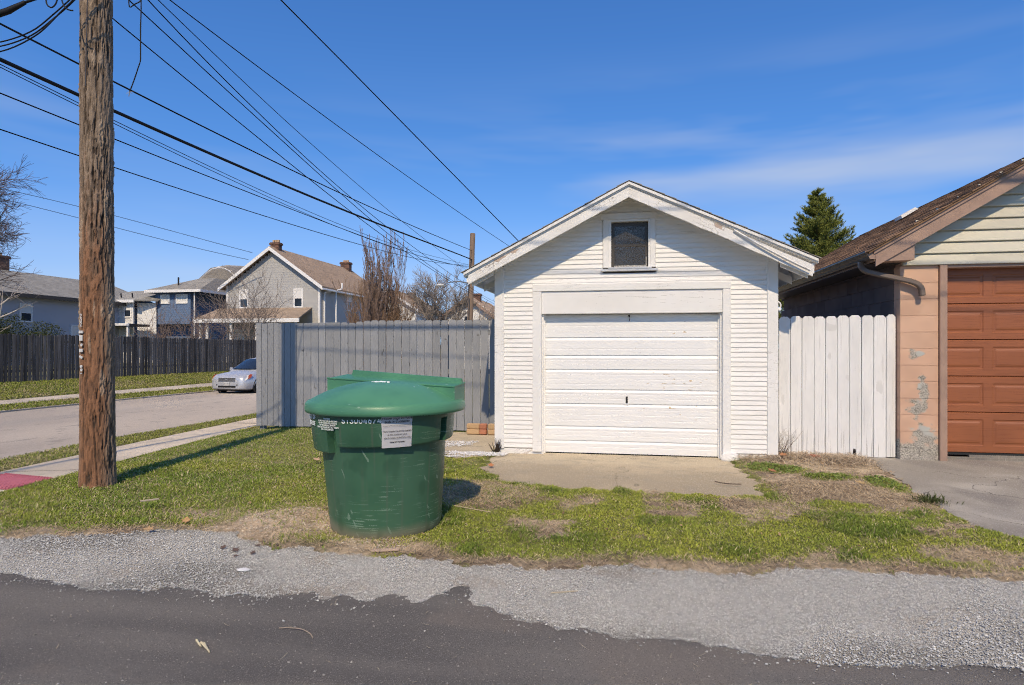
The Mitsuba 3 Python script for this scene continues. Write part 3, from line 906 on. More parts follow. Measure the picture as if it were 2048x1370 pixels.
fd = part(WG, 'foundation', box(-1.80, -1.13, 8.90, 9.1, -.1, .066, .01), 'white_peeling', rnd=[.8, .2])
part(WG, 'foundation', cat([box(1.345, 2.03, 8.90, 9.1, -.1, .07, .01), lump(1.44, 8.84, .02, .13, .07, .085, 3)]), 'white_peeling', rnd=[.8, .2])
part(WG, 'lamp_bracket', cat([tube(smoothpath([(2.056, 8.93, 2.14), (2.085, 8.93, 2.13), (2.10, 8.93, 2.09), (2.08, 8.93, 2.05), (2.057, 8.93, 2.05)], 12), .010, 6), box(2.05, 2.062, 8.915, 8.945, 2.03, 2.16), lump(2.085, 8.93, 2.035, .018, .018, .022, 5)]), 'white_trim', True)
# rotted corner: bits of bark and dry stems
sp0, sp1, s0, s1 = [], [], [], []
g = np.random.default_rng(31)
for k in range(26):
    b = np.array([-1.83 + .09 * g.random(), 8.83 + .03 * g.random(), .0])
    e = b + [(g.random() - .5) * .16, -.03 * g.random(), .05 + .17 * g.random()]
    sp0.append(b); sp1.append(e); s0.append(.005 + .006 * g.random()); s1.append(.002)
solo('dead_stems', 'dark dead stems clinging to the left bottom corner of the white garage', 'dead plant', segs(sp0, sp1, s0, s1, 4), 'tinted', color=(.045, .035, .028))
sp0, sp1, s0, s1 = [], [], [], []
for k in range(34):
    p = np.array([2.06 + .12 * g.random(), 8.86 + .2 * g.random(), .02])
    r0 = .004
    d = np.array([(g.random() - .5) * .7, (g.random() - .5) * .2, 1.0])
    for q in range(5):
        e = p + d * (.05 + .05 * g.random())
        d = d + np.array([(g.random() - .5) * .9, (g.random() - .5) * .3, 0])
        sp0.append(p); sp1.append(e); s0.append(r0); s1.append(r0 * .75)
        p = e; r0 *= .75
solo('dry_vine', 'leafless dry vine climbing the right corner of the white garage', 'vine', segs(sp0, sp1, s0, s1, 3), 'tinted', color=(.12, .085, .06))

# ------------------------------------------------------------------ fences


def dog_board(x0, x1, z0, z1, y0, y1, ear=.03, lean=0.0, bottom=None):
    w = x1 - x0
    poly = [(x0, z0), (x1, z0), (x1, z1 - ear), (x1 - ear * .9, z1), (x0 + ear * .9, z1), (x0, z1 - ear)]
    if bottom: poly = bottom + poly[2:]
    m = xz_prism(poly, y0, y1)
    if lean: rot(m, lean, (0, 1, 0), ((x0 + x1) / 2, y0, z0))
    return m


GF = thing('grey_fence', 'tall solid grey painted board fence left of the white garage', 'fence')
x = -6.875
g = np.random.default_rng(5)
FY = 10.88
i = 0
while x < -2.0:
    w = .148 + .004 * (g.random() - .5)
    if x < -6.1: w = .118
    zt_ = 1.99 + .012 * (g.random() - .5) + (.035 if x > -4.85 else 0)
    if -5.0 < x < -4.85: zt_ += .015
    ear = .004 if x < -5.2 else .028
    gap = .009 if abs(x + 3.3) > .08 else .024
    y0 = FY + .004 * (g.random() - .5)
    part(GF, 'board', dog_board(x + gap / 2, x + w - gap / 2, .045 + .015 * (g.random() - .5), zt_, y0, y0 + .018, ear, .25 * (g.random() - .5)), 'grey_fence_paint', rnd=[g.random(), g.random()])
    x += w
for zz in (.35, 1.05, 1.75):
    part(GF, 'rail', box(-6.86, -2.05, FY + .022, FY + .066, zz, zz + .09), 'grey_fence_paint', rnd=R2())
for xx in (-6.84, -4.9, -3.2):
    part(GF, 'post', box(xx, xx + .09, FY + .07, FY + .16, -.25, 1.93), 'grey_fence_paint', rnd=R2())
for kk in range(30):
    yy = FY + .03 + kk * .15
    part(GF, 'board', box(-6.885, -6.867, yy, yy + .144, .02 - .014 * (yy - FY), 2.0 + .01 * g.random()), 'grey_fence_paint', rnd=[g.random(), g.random()])

WF = thing('white_fence', 'weathered white picket fence panel between the white garage and the peach block garage', 'fence')
x = 2.062
tops = [1.945, 1.955, 1.965, 1.96, 1.955, 1.96, 1.965, 1.97, 1.965, 1.965, 1.975, 1.97]
ws = [.10, .152, .152, .16, .15, .15, .154, .154, .156, .156, .14, .14]
for k, (w, tz) in enumerate(zip(ws, tops)):
    if x > 3.6: break
    b = None
    z0 = .015 + .02 * g.random()
    if k == 7: b = [(x + .003, z0), (x + .04, z0 + .005), (x + .05, .13), (x + .085, .12), (x + .09, z0), (x + w - .003, z0)]
    y0 = 9.30 + .006 * (g.random() - .5)
    part(WF, 'board', dog_board(x + .0035, min(x + w - .0035, 3.662), z0, tz, y0, y0 + .02, .036, .2 * (g.random() - .5), b), 'white_fence_paint', rnd=[g.random(), g.random()])
    x += w
for zz in (.35, 1.6):
    part(WF, 'rail', box(2.07, 3.66, 9.335, 9.375, zz, zz + .09), 'white_fence_paint', rnd=R2())

DF = thing('dark_fence', 'long dark weathered board fence across the street', 'fence')
A, B = np.array([-22.55, 11.5]), np.array([-21.3, 38.0])
Lf = np.linalg.norm(B - A)
n = int(Lf / .15)
for i in range(n):
    s = (i + .5) / n
    c = A + (B - A) * s
    zz = float(zt(*c))
    h = 1.80 + .06 * (g.random() - .5)
    m = hull([(-.008, -.066, 0), (-.008, .066, 0), (.010, -.066, 0), (.010, .066, 0), (-.008, -.066, h - .035), (-.008, .066, h - .035), (.010, -.066, h - .035), (.010, .066, h - .035), (-.008, -.038, h), (-.008, .038, h), (.010, -.038, h), (.010, .038, h)])
    rot(m, .9 * (g.random() - .5), (1, 0, 0)); rot(m, 5 * (g.random() - .5), (0, 0, 1))
    m.apply_translation((c[0] + .012 * (g.random() - .5), c[1], zz + .02))
    part(DF, 'board', m, 'weathered_wood', rnd=[g.random(), g.random()])
for zz in (.4, 1.5):
    m = box(-.045, -.012, -Lf / 2, Lf / 2, .22 + zz, .32 + zz)
    rot(m, -math.degrees(math.atan2(B[0] - A[0], B[1] - A[1])), (0, 0, 1)); m.apply_translation(((A[0] + B[0]) / 2, (A[1] + B[1]) / 2, 0))
    part(DF, 'rail', m, 'weathered_wood', rnd=[.5, .5])

# ------------------------------------------------------------------ block garage on the right
BG = thing('block_garage', 'peach painted block garage with a brown panelled door at the right edge', 'garage')
BY, RX, RZ, EX, EZ = 9.2, 5.42, 4.10, 3.24, 2.80
sl = (RZ - EZ) / (RX - EX)
ch = .222
wb = part(BG, 'wall', cat([box(3.70, 4.13, 9.215, 9.7, -.1, 2.70), box(3.70, 3.9, 9.6, 15.4, -.1, 2.66), box(6.72, 7.1, 9.215, 15.4, -.1, 2.62), box(3.7, 7.1, 15.2, 15.4, -.1, 2.62)]), 'painted_block', rnd=[.3, .3])
for r in range(12):
    z0, z1 = -.045 + r * ch, -.045 + (r + 1) * ch - .0025
    xs = [(3.682, 3.914), (3.917, 4.148)] if r == 0 else [(3.682, 4.148)]
    for a, b in xs:
        part(wb, 'block', box(a, b, BY + .002 * rr.random(), BY + .2, z0, z1, .003), 'painted_block', rnd=R2())
for r in range(6, 13):
    z0, z1 = -.045 + r * ch, -.045 + (r + 1) * ch - .0025
    y = 9.405 if r % 2 else 9.64
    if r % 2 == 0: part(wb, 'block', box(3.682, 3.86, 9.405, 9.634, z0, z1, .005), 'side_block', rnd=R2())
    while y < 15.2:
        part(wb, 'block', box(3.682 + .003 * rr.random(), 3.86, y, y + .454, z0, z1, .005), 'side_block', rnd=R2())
        y += .46
part(BG, 'door_trim', box(4.15, 4.238, 9.155, 9.42, -.01, 2.625, .004), 'trim_taupe', label='taupe board at the side of the brown door')
part(BG, 'door_trim', box(6.70, 6.79, 9.155, 9.42, -.01, 2.625, .004), 'trim_taupe')
part(BG, 'door_header', box(4.15, 6.79, 9.18, 9.42, 2.585, 2.63), 'trim_taupe')
bd = part(BG, 'door', box(4.24, 6.70, 9.41, 9.44, .08, 2.60), 'dark_inside')
zs_ = [2.598, 2.113, 1.628, 1.136, .651, .105]
x0s = [4.265 + .618 * k for k in range(4)]
for t, b in zip(zs_[:-1], zs_[1:]):
    xb = [4.242]
    for a in x0s: xb += [a, a + .012, a + .03, a + .05, a + .07, a + .44, a + .46, a + .48, a + .498, a + .51]
    xb.append(6.698)
    xb = np.array(xb)
    za, zc = b + .095, t - .095
    zbk = np.array([b + .003, b + .010, za, za + .012, za + .03, za + .05, za + .07, zc - .07, zc - .05, zc - .03, zc - .012, zc, t - .010, t - .003])
    X, Zz = np.meshgrid(xb, zbk)
    ins = np.full(X.shape, -1.0)
    for a in x0s: ins = np.maximum(ins, np.minimum(np.minimum(X - a, a + .51 - X), np.minimum(Zz - za, zc - Zz)))
    y = 9.37 + np.interp(ins, [0, .012, .03, .05, .07], [0, .010, .010, .0015, .0])
    y = np.where((Zz < b + .005) | (Zz > t - .005), 9.379, y)
    nx, nz_ = len(xb), len(zbk)
    v = np.stack([X, y, Zz], -1).reshape(-1, 3)
    ii, jj = np.meshgrid(np.arange(nx - 1), np.arange(nz_ - 1)); a = (jj * nx + ii).ravel()
    f = np.vstack([np.stack([a, a + 1, a + 1 + nx], 1), np.stack([a, a + 1 + nx, a + nx], 1)])
    part(bd, 'panel', trimesh.Trimesh(v, f, process=False), 'brown_door_paint', rnd=R2())
part(bd, 'bottom_seal', box(4.25, 6.69, 9.37, 9.41, .075, .105), 'black_iron')
part(BG, 'threshold', cat([box(4.24, 6.7, 9.33, 9.42, .0, .045), box(4.6, 6.7, 9.37, 9.42, .044, .08)]), 'drive_concrete')
# gable siding
z = 2.625
while z < 3.9:
    a = max(3.70, EX + (z - EZ + .10) / sl)
    b = min(7.12, 2 * RX - a)
    if b - a > .1:
        prof = [(9.20, z), (9.146, z), (9.143, z + .004), (9.144, z + .016), (9.166, z + .128), (9.180, z + .138), (9.186, z + .152), (9.20, z + .152)]
        part(BG, 'siding_board', yz_prism(prof, a, b), 'cream_siding', rnd=R2())
    z += .15
part(BG, 'gable', xz_prism([(3.72, 2.62), (7.1, 2.62), (RX, 3.93)], 9.2, 9.3), 'cream_siding', rnd=[.5, .5])


def rake(x0, x1, dz, w, y0, y1):
    f = lambda x: EZ + dz + sl * (x - EX) if x <= RX else EZ + dz + sl * (2 * RX - x - EX)
    return xz_prism([(x0, f(x0) - w), (x1, f(x1) - w), (x1, f(x1)), (x0, f(x0))], y0, y1)


part(BG, 'rake_board', rake(3.27, RX, -.015, .215, 8.90, 8.925), 'trim_taupe')
part(BG, 'rake_board', rake(RX, 7.6, -.015, .215, 8.90, 8.925), 'trim_taupe')
part(BG, 'rake_trim', rake(3.24, RX, .0, .055, 8.875, 8.90), 'trim_taupe')
part(BG, 'soffit', cat([rake(3.45, RX, -.17, .012, 8.925, 9.2), rake(RX, 7.4, -.17, .012, 8.925, 9.2), box(3.27, 3.69, 9.2, 15.4, 2.655, 2.668)]), 'gutter_brown')
part(BG, 'eave_return', xz_prism([(3.33, 2.655), (3.745, 2.668), (3.745, 2.90), (3.62, 2.83)], 8.93, 9.19), 'trim_taupe')
part(BG, 'fascia', box(3.262, 3.285, 8.93, 15.5, 2.66, 2.79), 'trim_taupe')
gp = [(3.262, 2.685), (3.205, 2.685), (3.190, 2.70), (3.182, 2.722), (3.160, 2.745), (3.148, 2.765), (3.138, 2.772), (3.138, 2.792), (3.150, 2.792), (3.150, 2.78), (3.165, 2.765), (3.20, 2.70), (3.252, 2.70), (3.252, 2.792), (3.262, 2.792)]
gut = part(BG, 'gutter', xz_prism(gp, 8.90, 15.6), 'gutter_brown')
part(gut, 'end_cap', xz_prism([(3.264, 2.683), (3.203, 2.683), (3.188, 2.70), (3.180, 2.722), (3.158, 2.745), (3.146, 2.765), (3.136, 2.772), (3.136, 2.794), (3.264, 2.794)], 8.892, 8.899), 'trim_taupe')


def flat_tube(path, w, h, ribs=None):
    path = np.asarray(path, float)
    n = len(path)
    t = np.gradient(path, axis=0); t /= np.linalg.norm(t, axis=1, keepdims=True)
    yv = np.array([0, 1.0, 0])
    u = np.cross(t, yv); u /= np.linalg.norm(u, axis=1, keepdims=True)
    yb = np.cross(u, t)
    c = .012
    ring = [(-w + c, -h), (w - c, -h), (w, -h + c), (w, h - c), (w - c, h), (-w + c, h), (-w, h - c), (-w, -h + c)]
    s = np.ones(n) if ribs is None else ribs
    v = np.stack([path + (u * a + yb * b) * s[:, None] for a, b in ring], 1).reshape(-1, 3)
    f = []
    for i in range(n - 1):
        for k in range(8):
            a, b = i * 8 + k, i * 8 + (k + 1) % 8
            f += [(a, b, b + 8), (a, b + 8, a + 8)]
    m = trimesh.Trimesh(v, np.array(f), process=False)
    m.fix_normals()
    return m


ds = smoothpath([(3.205, 9.24, 2.69), (3.21, 9.23, 2.62), (3.25, 9.20, 2.565), (3.33, 9.17, 2.53), (3.62, 9.12, 2.445), (3.78, 9.11, 2.40), (3.86, 9.11, 2.36), (3.905, 9.11, 2.29), (3.912, 9.11, 2.21)], 90)
rib = 1 + .05 * (np.arange(90) % 3 == 0) * (((np.arange(90) > 10) & (np.arange(90) < 28)) | (np.arange(90) > 62))
part(BG, 'downspout', flat_tube(ds, .032, .038, rib), 'spout_brown')
roofB = part(BG, 'roof', cat([rake(EX - .07, RX, .0, .03, 8.85, 15.6).apply_translation((0, 0, .02)), rake(RX, 7.66, .0, .03, 8.85, 15.6).apply_translation((0, 0, .02))]), 'brown_shingle', rnd=[.5, .5])
tabs, Ls = [], math.hypot(RX - EX + .09, sl * (RX - EX + .09))
ex = .130
nrow = int(Ls / ex)
cs, sn = 1 / math.hypot(1, sl), sl / math.hypot(1, sl)
for r in range(nrow + 1):
    y = 8.83 - (r % 2) * .16
    while y < 15.6:
        w = .318
        y0, y1 = max(y, 8.825 + .012 * rr.random()), min(y + w - .006, 15.62)
        s0, s1 = r * ex - .004 * rr.random(), (r + 1) * ex + .03
        if y1 - y0 > .03 and s0 < Ls:
            pts = []
            th = .007 + .005 * rr.random()
            for s_, o0, o1 in ((s0, .0, th + .006), (min(s1, Ls + .02), .0, .004)):
                px, pz = EX - .09 + s_ * cs, EZ - .09 * sl + .022 + s_ * sn
                for yy in (y0, y1):
                    pts += [(px - sn * o0, yy, pz + cs * o0), (px - sn * o1, yy, pz + cs * o1)]
            tabs.append((y0, hull(pts), rr.random()))
        y += w
tabs.sort(key=lambda t: t[0])
for y0, m, u in tabs[:296]: part(roofB, 'shingle', m, 'brown_shingle', rnd=[u, u])
rest = tabs[296:]
mm = cat([m for _, m, _ in rest])
put(uk(roofB + '__shingle_field'), mm, 'brown_shingle', rnd=np.concatenate([np.full((len(m.vertices), 2), u) for _, m, u in rest]))
lab(roofB + '__shingle_field', None, None, None, 'stuff')
vx, vz = 4.86, EZ + sl * (4.86 - EX) + .03
vm = hull([(-.15, -.15, 0), (.15, -.15, 0), (-.15, .15, 0), (.15, .15, 0), (-.13, -.13, .05), (.13, -.13, .05), (-.13, .13, .05), (.13, .13, .05)])
rot(vm, -math.degrees(math.atan(sl)), (0, 1, 0)); vm.apply_translation((vx, 11.9, vz + .03))
part(roofB, 'vent', vm, 'white_plate')

# ------------------------------------------------------------------ near utility pole
UP = thing('utility_pole', 'thick weathered wooden utility pole standing in the grass at the left', 'utility pole')
px0, py0 = -5.64, 5.93
na, nzp = 150, 1000
aa, zz = np.meshgrid(np.arange(na) * 2 * np.pi / na, np.linspace(-.3, 9.0, nzp))
rad = .168 - .0028 * zz + .012 * np.exp(-np.maximum(zz, 0) / .25)
ca, sa = np.cos(aa), np.sin(aa)
pp = np.stack([ca, sa, 0 * aa], -1)
q1 = np.stack([ca * 8, sa * 8, zz * 5.5], -1)
q2 = np.stack([ca * 15, sa * 15, zz * 8.0 + 3], -1)
q3 = np.stack([ca * 1.4, sa * 1.4, zz * 1.2], -1)
c1 = meshkit.fbm(q1, 3, 3); c2 = meshkit.fbm(q2, 3, 8); big = meshkit.fbm(q3, 3, 5)
wear = sm(.36, .58, big) * .45 + .55
holes = sm(.50, .63, c2) * wear
gash = sm(.50, .62, c1) * wear
crack = sm(.90, .97, np.cos((aa + .25 * np.sin(zz * .8) + .06 * c1) * 9 + 3 * big)) * sm(.45, .6, meshkit.fbm(np.stack([ca * 2, sa * 2, zz * .7 + 9], -1), 2, 6))
off = -.012 * holes - .011 * gash - .010 * crack + .006 * (meshkit.fbm(np.stack([ca * 25, sa * 25, zz * 12], -1), 2, 4) - .5)
nub = sm(.70, .76, meshkit.noise(np.stack([ca * 3.5, sa * 3.5, zz * 2.6], -1), 17))
off += .009 * nub * sm(.4, .8, meshkit.noise(np.stack([ca * 18, sa * 18, zz * 30], -1), 18))
rad = rad + off
lean = -.0035 * zz
v = np.stack([px0 + rad * ca + lean, py0 + rad * sa, zz], -1).reshape(-1, 3)
j, i = np.meshgrid(np.arange(nzp - 1), np.arange(na), indexing='ij')
a = (j * na + i).ravel(); b = (j * na + (i + 1) % na).ravel()
f = np.vstack([np.stack([a, b, b + na], 1), np.stack([a, b + na, a + na], 1)])
face = np.cos(aa - math.atan2(-1, .35))
red = sm(.25, .95, face + .35 * (big - .5)) * sm(3.6, 2.0, zz + 1.6 * (c1 - .5)) * .85 + .10
grey = np.array([.25, .20, .15]); rust = np.array([.25, .125, .068]); dark = np.array([.055, .040, .030]); pale = np.array([.42, .33, .24])
col = grey + (rust - grey) * np.clip(red, 0, 1)[..., None]
col = col * (.80 + .45 * meshkit.fbm(np.stack([ca * 14, sa * 14, zz * 2.2], -1), 3, 21))[..., None]
col = col + (dark - col) * np.clip(holes * .62 + crack * .7 + gash * .5, 0, 1)[..., None]
col = col + (pale - col) * np.clip(nub * .55, 0, 1)[..., None]
part(UP, 'shaft', trimesh.Trimesh(v, f, process=False), 'tinted', True, color=col.reshape(-1, 3))


def on_pole(m, ang, z, r=.176):
    """m lies in xz facing -y at the origin; ang: 0 faces -y, grows towards +x"""
    m = rot(m.copy(), math.degrees(ang), (0, 0, 1))
    m.apply_translation((px0 + r * math.sin(ang) - .0035 * z, py0 - r * math.cos(ang), z))
    return m


plate = lambda w, h: box(-w / 2, w / 2, -.004, .008, -h / 2, h / 2, .0015)
disc = lambda r: rot(trimesh.creation.cylinder(r, .008, sections=16), 90, (1, 0, 0))
ta = -.22
zy = lambda y: 1.51 + (697 - y) / 1250 * 6.66
for y, w, h in ((664, .062, .028), (676, .048, .062), (701, .052, .036)): part(UP, 'tag', on_pole(plate(w, h), ta, zy(y)), 'white_plate')
for y, da, r in ((690, .06, .015), (713, -.07, .013), (715, .07, .014), (733, .03, .016), (740, .05, .015), (747, .03, .007)): part(UP, 'washer', on_pole(disc(r), ta + da, zy(y)), 'white_plate')
for y, t in ((632, '2'), (641, '0'), (649, '2')):
    m = meshkit.text_mesh(t, .042, .004, True)
    m.vertices = np.stack([m.vertices[:, 0] - .016, -m.vertices[:, 2], m.vertices[:, 1] - .02], 1)
    part(UP, 'digit', on_pole(m, ta, zy(y)), 'white_plate')
gw = np.array([(px0 + .172 * math.sin(.15 + .05 * k) - .0035 * z_, py0 - .172 * math.cos(.15 + .05 * k), z_) for k, z_ in enumerate(np.linspace(4.3, 8.5, 14))])
part(UP, 'ground_wire', tube(gw, .005, 5), 'gutter_brown')

# ------------------------------------------------------------------ far pole with street lamp
FP = thing('far_utility_pole', 'slim leaning wooden utility pole beyond the grey fence', 'utility pole')
pth = np.stack([np.linspace(-7.32, -7.08, 12), np.full(12, 29.2), np.linspace(-.4, 7.03, 12)], 1)
part(FP, 'shaft', tube(pth, np.linspace(.16, .125, 12), 12), 'tinted', True, color=(.24, .175, .13))
part(FP, 'lamp_arm', tube(smoothpath([(-7.22, 29.15, 4.60), (-7.6, 28.7, 4.68), (-8.0, 28.3, 4.60), (-8.25, 28.0, 4.46)], 14), .03, 7), 'galvanized', True)
part(FP, 'lamp', lump(-8.32, 27.93, 4.44, .20, .13, .07, 2, 2, .05), 'white_plate', True)
part(FP, 'riser_pipe', tube([(-7.33, 29.03, -.3), (-7.2, 29.03, 3.9)], .03, 6), 'gutter_brown')

# ------------------------------------------------------------------ wires


def wire(name, pts, r, label, group=None, n=60, c='wire_black'):
    pts = np.asarray(pts, float)
    d = np.r_[0, np.cumsum(np.linalg.norm(np.diff(pts, axis=0), axis=1))]
    k = min(3, len(pts) - 1)
    co = np.polynomial.chebyshev.Chebyshev.fit(d, pts[:, 2], 4 if len(pts) > 6 else 3 if len(pts) > 4 else 2)
    s = np.linspace(0, d[-1], n)
    q = np.stack([np.interp(s, d, pts[:, 0]), np.interp(s, d, pts[:, 1]), co(s)], 1)
    return solo(name, label, 'cable', tube(q, r, 6), c, True, group=group)


def street_run(pts, back):
    return [(-7.1, -8.0, pts[0][2] + back)] + pts


wire('overhead_cable', street_run([(-7.1, 6.1, 4.85), (-7.1, 7.12, 4.87), (-7.1, 7.65, 4.89), (-7.1, 9.57, 4.90), (-7.1, 12.1, 4.99), (-7.1, 16.72, 5.15), (-7.1, 21.79, 5.41), (-7.1, 29.1, 5.76)], .25), .026, 'thickest black overhead cable, crossing behind the near pole')
wire('overhead_cable', street_run([(-7.1, 6.1, 5.27), (-7.1, 7.12, 5.28), (-7.1, 7.65, 5.3), (-7.1, 9.57, 5.30), (-7.1, 12.1, 5.41), (-7.1, 19.08, 5.63), (-7.1, 23.15, 5.87), (-7.1, 29.24, 6.2)], .25), .0135, 'second thick black cable, running just above the thickest cable')
wire('overhead_wire', street_run([(-7.1, 6.1, 4.81), (-7.1, 7.12, 4.77), (-7.1, 7.65, 4.75), (-7.1, 9.57, 4.66), (-7.1, 12.1, 4.67), (-7.1, 15.23, 4.69), (-7.1, 19.31, 4.81), (-7.1, 23.81, 5.08), (-7.1, 28.3, 5.42)], .3), .006, 'upper of the two thin wires right below the thickest cable')
wire('overhead_wire', street_run([(-7.1, 6.22, 4.78), (-7.1, 7.12, 4.73), (-7.1, 7.65, 4.70), (-7.1, 9.57, 4.60), (-7.1, 12.1, 4.60), (-7.1, 15.23, 4.61), (-7.1, 19.31, 4.70), (-7.1, 23.81, 4.95), (-7.1, 28.3, 5.27)], .3), .006, 'lower of the two thin wires right below the thickest cable')
wire('overhead_wire', street_run([(-7.1, 6.1, 4.46), (-7.1, 7.12, 4.48), (-7.1, 7.65, 4.49), (-7.1, 9.57, 4.50), (-7.1, 12.1, 4.53), (-7.1, 15.23, 4.61), (-7.1, 19.31, 4.70), (-7.1, 23.81, 4.95), (-7.1, 28.55, 5.36)], .2), .009, 'black wire crossing the near pole well below the thickest cable')
wire('overhead_wire', street_run([(-7.1, 6.1, 4.04), (-7.1, 7.12, 4.06), (-7.1, 7.65, 4.08), (-7.1, 9.57, 4.14), (-7.1, 12.1, 4.20), (-7.1, 15.23, 4.31), (-7.1, 19.31, 4.53), (-7.1, 23.81, 4.9), (-7.1, 28.55, 5.43)], .2), .008, 'lowest thin wire crossing the near pole towards the far pole')
wire('service_wire', [(-5.57, 5.92, 5.19), (-5.57, 6.0, 5.18), (-5.55, 7.17, 5.00), (-5.51, 9.39, 4.66), (-5.46, 12.48, 4.25), (-5.42, 14.37, 4.03), (-5.34, 19.0, 3.63), (-5.22, 25.48, 3.19)], .0075, 'lowest wire leaving the right side of the near pole')
wire('service_wire', [(-5.65, 5.91, 5.64), (-5.66, 6.41, 5.56), (-5.69, 7.97, 5.33), (-5.71, 9.74, 5.06), (-5.78, 13.6, 4.54), (-5.8, 15.38, 4.34), (-5.89, 20.97, 3.92), (-6.03, 29.4, 3.62)], .0075, 'second lowest wire leaving the right side of the near pole')
wire('service_wire', [(-5.65, 5.91, 5.93), (-5.7, 6.74, 5.76), (-5.76, 7.85, 5.56), (-5.82, 9.09, 5.37), (-5.87, 10.01, 5.24), (-6.16, 15.27, 4.80), (-6.39, 19.62, 4.56), (-6.7, 25.39, 4.36), (-7.23, 35.28, 4.22)], .0075, 'third lowest wire leaving the near pole, meeting the second in the sky')
wire('service_wire', [(-5.65, 5.91, 5.97), (-5.69, 6.9, 5.84), (-5.83, 9.93, 5.54), (-6.11, 16.58, 5.10), (-6.31, 21.16, 4.94), (-6.51, 25.93, 4.82), (-6.83, 33.32, 4.69)], .006, 'faint thin wire high above the crossing service wires')
wire('service_wire', [(-5.65, 5.91, 5.93), (-5.5, 6.86, 5.81), (-5.18, 8.83, 5.58), (-4.59, 12.48, 5.23), (-3.56, 18.87, 4.74), (-2.74, 23.89, 4.43)], .0075, 'long wire from the pole top down to behind the white garage eave')
wire('service_wire', [(-5.65, 5.91, 7.36), (-4.75, 8.1, 6.42), (-4.25, 9.3, 5.94), (-3.56, 10.98, 5.22), (-2.36, 13.9, 3.98), (-1.95, 14.89, 3.56)], .0095, 'steepest black wire, coming down onto the left roof edge of the white garage')
wire('house_wire', [(-47.11, 32.29, 13.25), (-41.13, 36.73, 12.26), (-38.55, 38.64, 11.75), (-36.99, 39.8, 11.38), (-32.17, 43.38, 9.95), (-29.15, 45.62, 9.19)], .018, 'upper thin wire running to the gable of the grey house')
wire('house_wire', [(-47.11, 32.29, 12.77), (-41.31, 36.88, 11.6), (-38.78, 38.88, 11.0), (-37.26, 40.08, 10.55), (-32.51, 43.84, 9.28), (-29.76, 46.02, 8.7)], .018, 'lower thin wire running to the gable of the grey house')
hk = smoothpath([(-4.96, 5.64, 5.30), (-4.98, 5.62, 5.06), (-4.965, 5.62, 5.0), (-4.92, 5.63, 5.035), (-4.86, 5.64, 5.07), (-4.852, 5.64, 5.23), (-4.853, 5.64, 5.0), (-4.86, 5.64, 4.77), (-4.86, 5.64, 4.47), (-4.885, 5.635, 4.38), (-4.93, 5.63, 4.25), (-4.97, 5.62, 4.14)], 60)
hk = np.vstack([[(-5.2, 5.75, 5.75), (-5.05, 5.68, 5.5)], hk])
dropw = thing('hanging_wire', 'loose wire end dangling with a kink to the right of the near pole', 'cable')
part(dropw, 'strand', tube(hk, .006, 6), 'wire_black', True)
part(dropw, 'frayed_end', segs([hk[-1]] * 5, hk[-1] + np.array([(-.04, 0, -.02), (.03, 0, -.025), (0, 0, -.05), (-.02, .01, -.045), (.045, 0, .0)]), [.004] * 5, [.002] * 5), 'galvanized')
sl_ = thing('cable_splice', 'thick black splice sleeve on a cable at the upper left corner', 'cable splice')
part(sl_, 'sleeve', tube([(-6.9, 5.39, 4.80), (-6.55, 5.45, 4.94), (-6.3, 5.5, 5.03), (-6.12, 5.52, 5.11)], [.03, .034, .032, .02], 10), 'wire_black', True)
part(sl_, 'lead', tube(smoothpath([(-6.12, 5.52, 5.11), (-5.95, 5.55, 5.17), (-5.70, 5.6, 5.30)], 10), .014, 6), 'wire_black', True)
part(sl_, 'lead', tube(smoothpath([(-6.9, 5.39, 4.80), (-7.5, 5.3, 4.62), (-9.5, 5.1, 4.4)], 10), .014, 6), 'wire_black', True)
wl_ = [[(-7.2, 5.35, 4.57), (-6.38, 5.47, 4.65), (-6.07, 5.53, 4.76), (-5.81, 5.57, 4.95), (-5.62, 5.61, 5.13), (-5.5, 5.7, 5.35)],
       [(-7.2, 5.3, 4.58), (-6.38, 5.45, 4.68), (-6.05, 5.52, 4.80), (-5.80, 5.56, 4.99), (-5.63, 5.60, 5.16), (-5.5, 5.7, 5.38)],
       [(-7.2, 5.2, 4.43), (-6.28, 5.39, 4.55), (-5.92, 5.45, 4.71), (-5.65, 5.5, 4.97), (-5.52, 5.52, 5.1), (-5.45, 5.6, 5.3)],
       [(-5.72, 5.5, 5.3), (-5.67, 5.5, 5.13), (-5.63, 5.5, 5.02), (-5.59, 5.51, 4.98), (-5.54, 5.52, 4.97)],
       [(-5.84, 5.47, 5.3), (-5.82, 5.47, 5.14), (-5.8, 5.47, 5.03), (-5.76, 5.48, 5.0), (-5.71, 5.49, 5.05), (-5.69, 5.49, 5.13), (-5.68, 5.5, 5.3)]]
for k, (w, t) in enumerate(zip(wl_, ('upper drooping black lead left of the near pole', 'middle drooping black lead left of the near pole', 'lower drooping black lead left of the near pole',
                                     'short cut wire with bright tip at the upper left', 'small wire loop hanging at the upper left edge'))):
    solo('drooping_lead', t, 'cable', tube(smoothpath(w, 30), .0075, 6), 'wire_black', True)
# wires along the alley, above the frame: their shadows cross the fence and the garage fronts
for k, (y, zl, zr, r) in enumerate(((5.9, 6.38, 6.25, .030), (5.95, 6.9, 5.9, .010), (4.6, 6.6, 5.75, .012), (4.9, 6.9, 6.15, .012), (5.0, 7.4, 7.2, .020))):
    xs = np.linspace(-5.6, 26, 40)
    t = (xs + 5.6) / 31.6
    q = np.stack([xs, np.full(40, y), zl + (zr - zl) * t - .9 * t * (1 - t) * (k % 2)], 1)
    solo('alley_wire', 'black cable strung along the alley overhead, above the picture, its shadow on the garage fronts', 'cable', tube(q, r, 6), 'wire_black', True, group='cables along the alley')

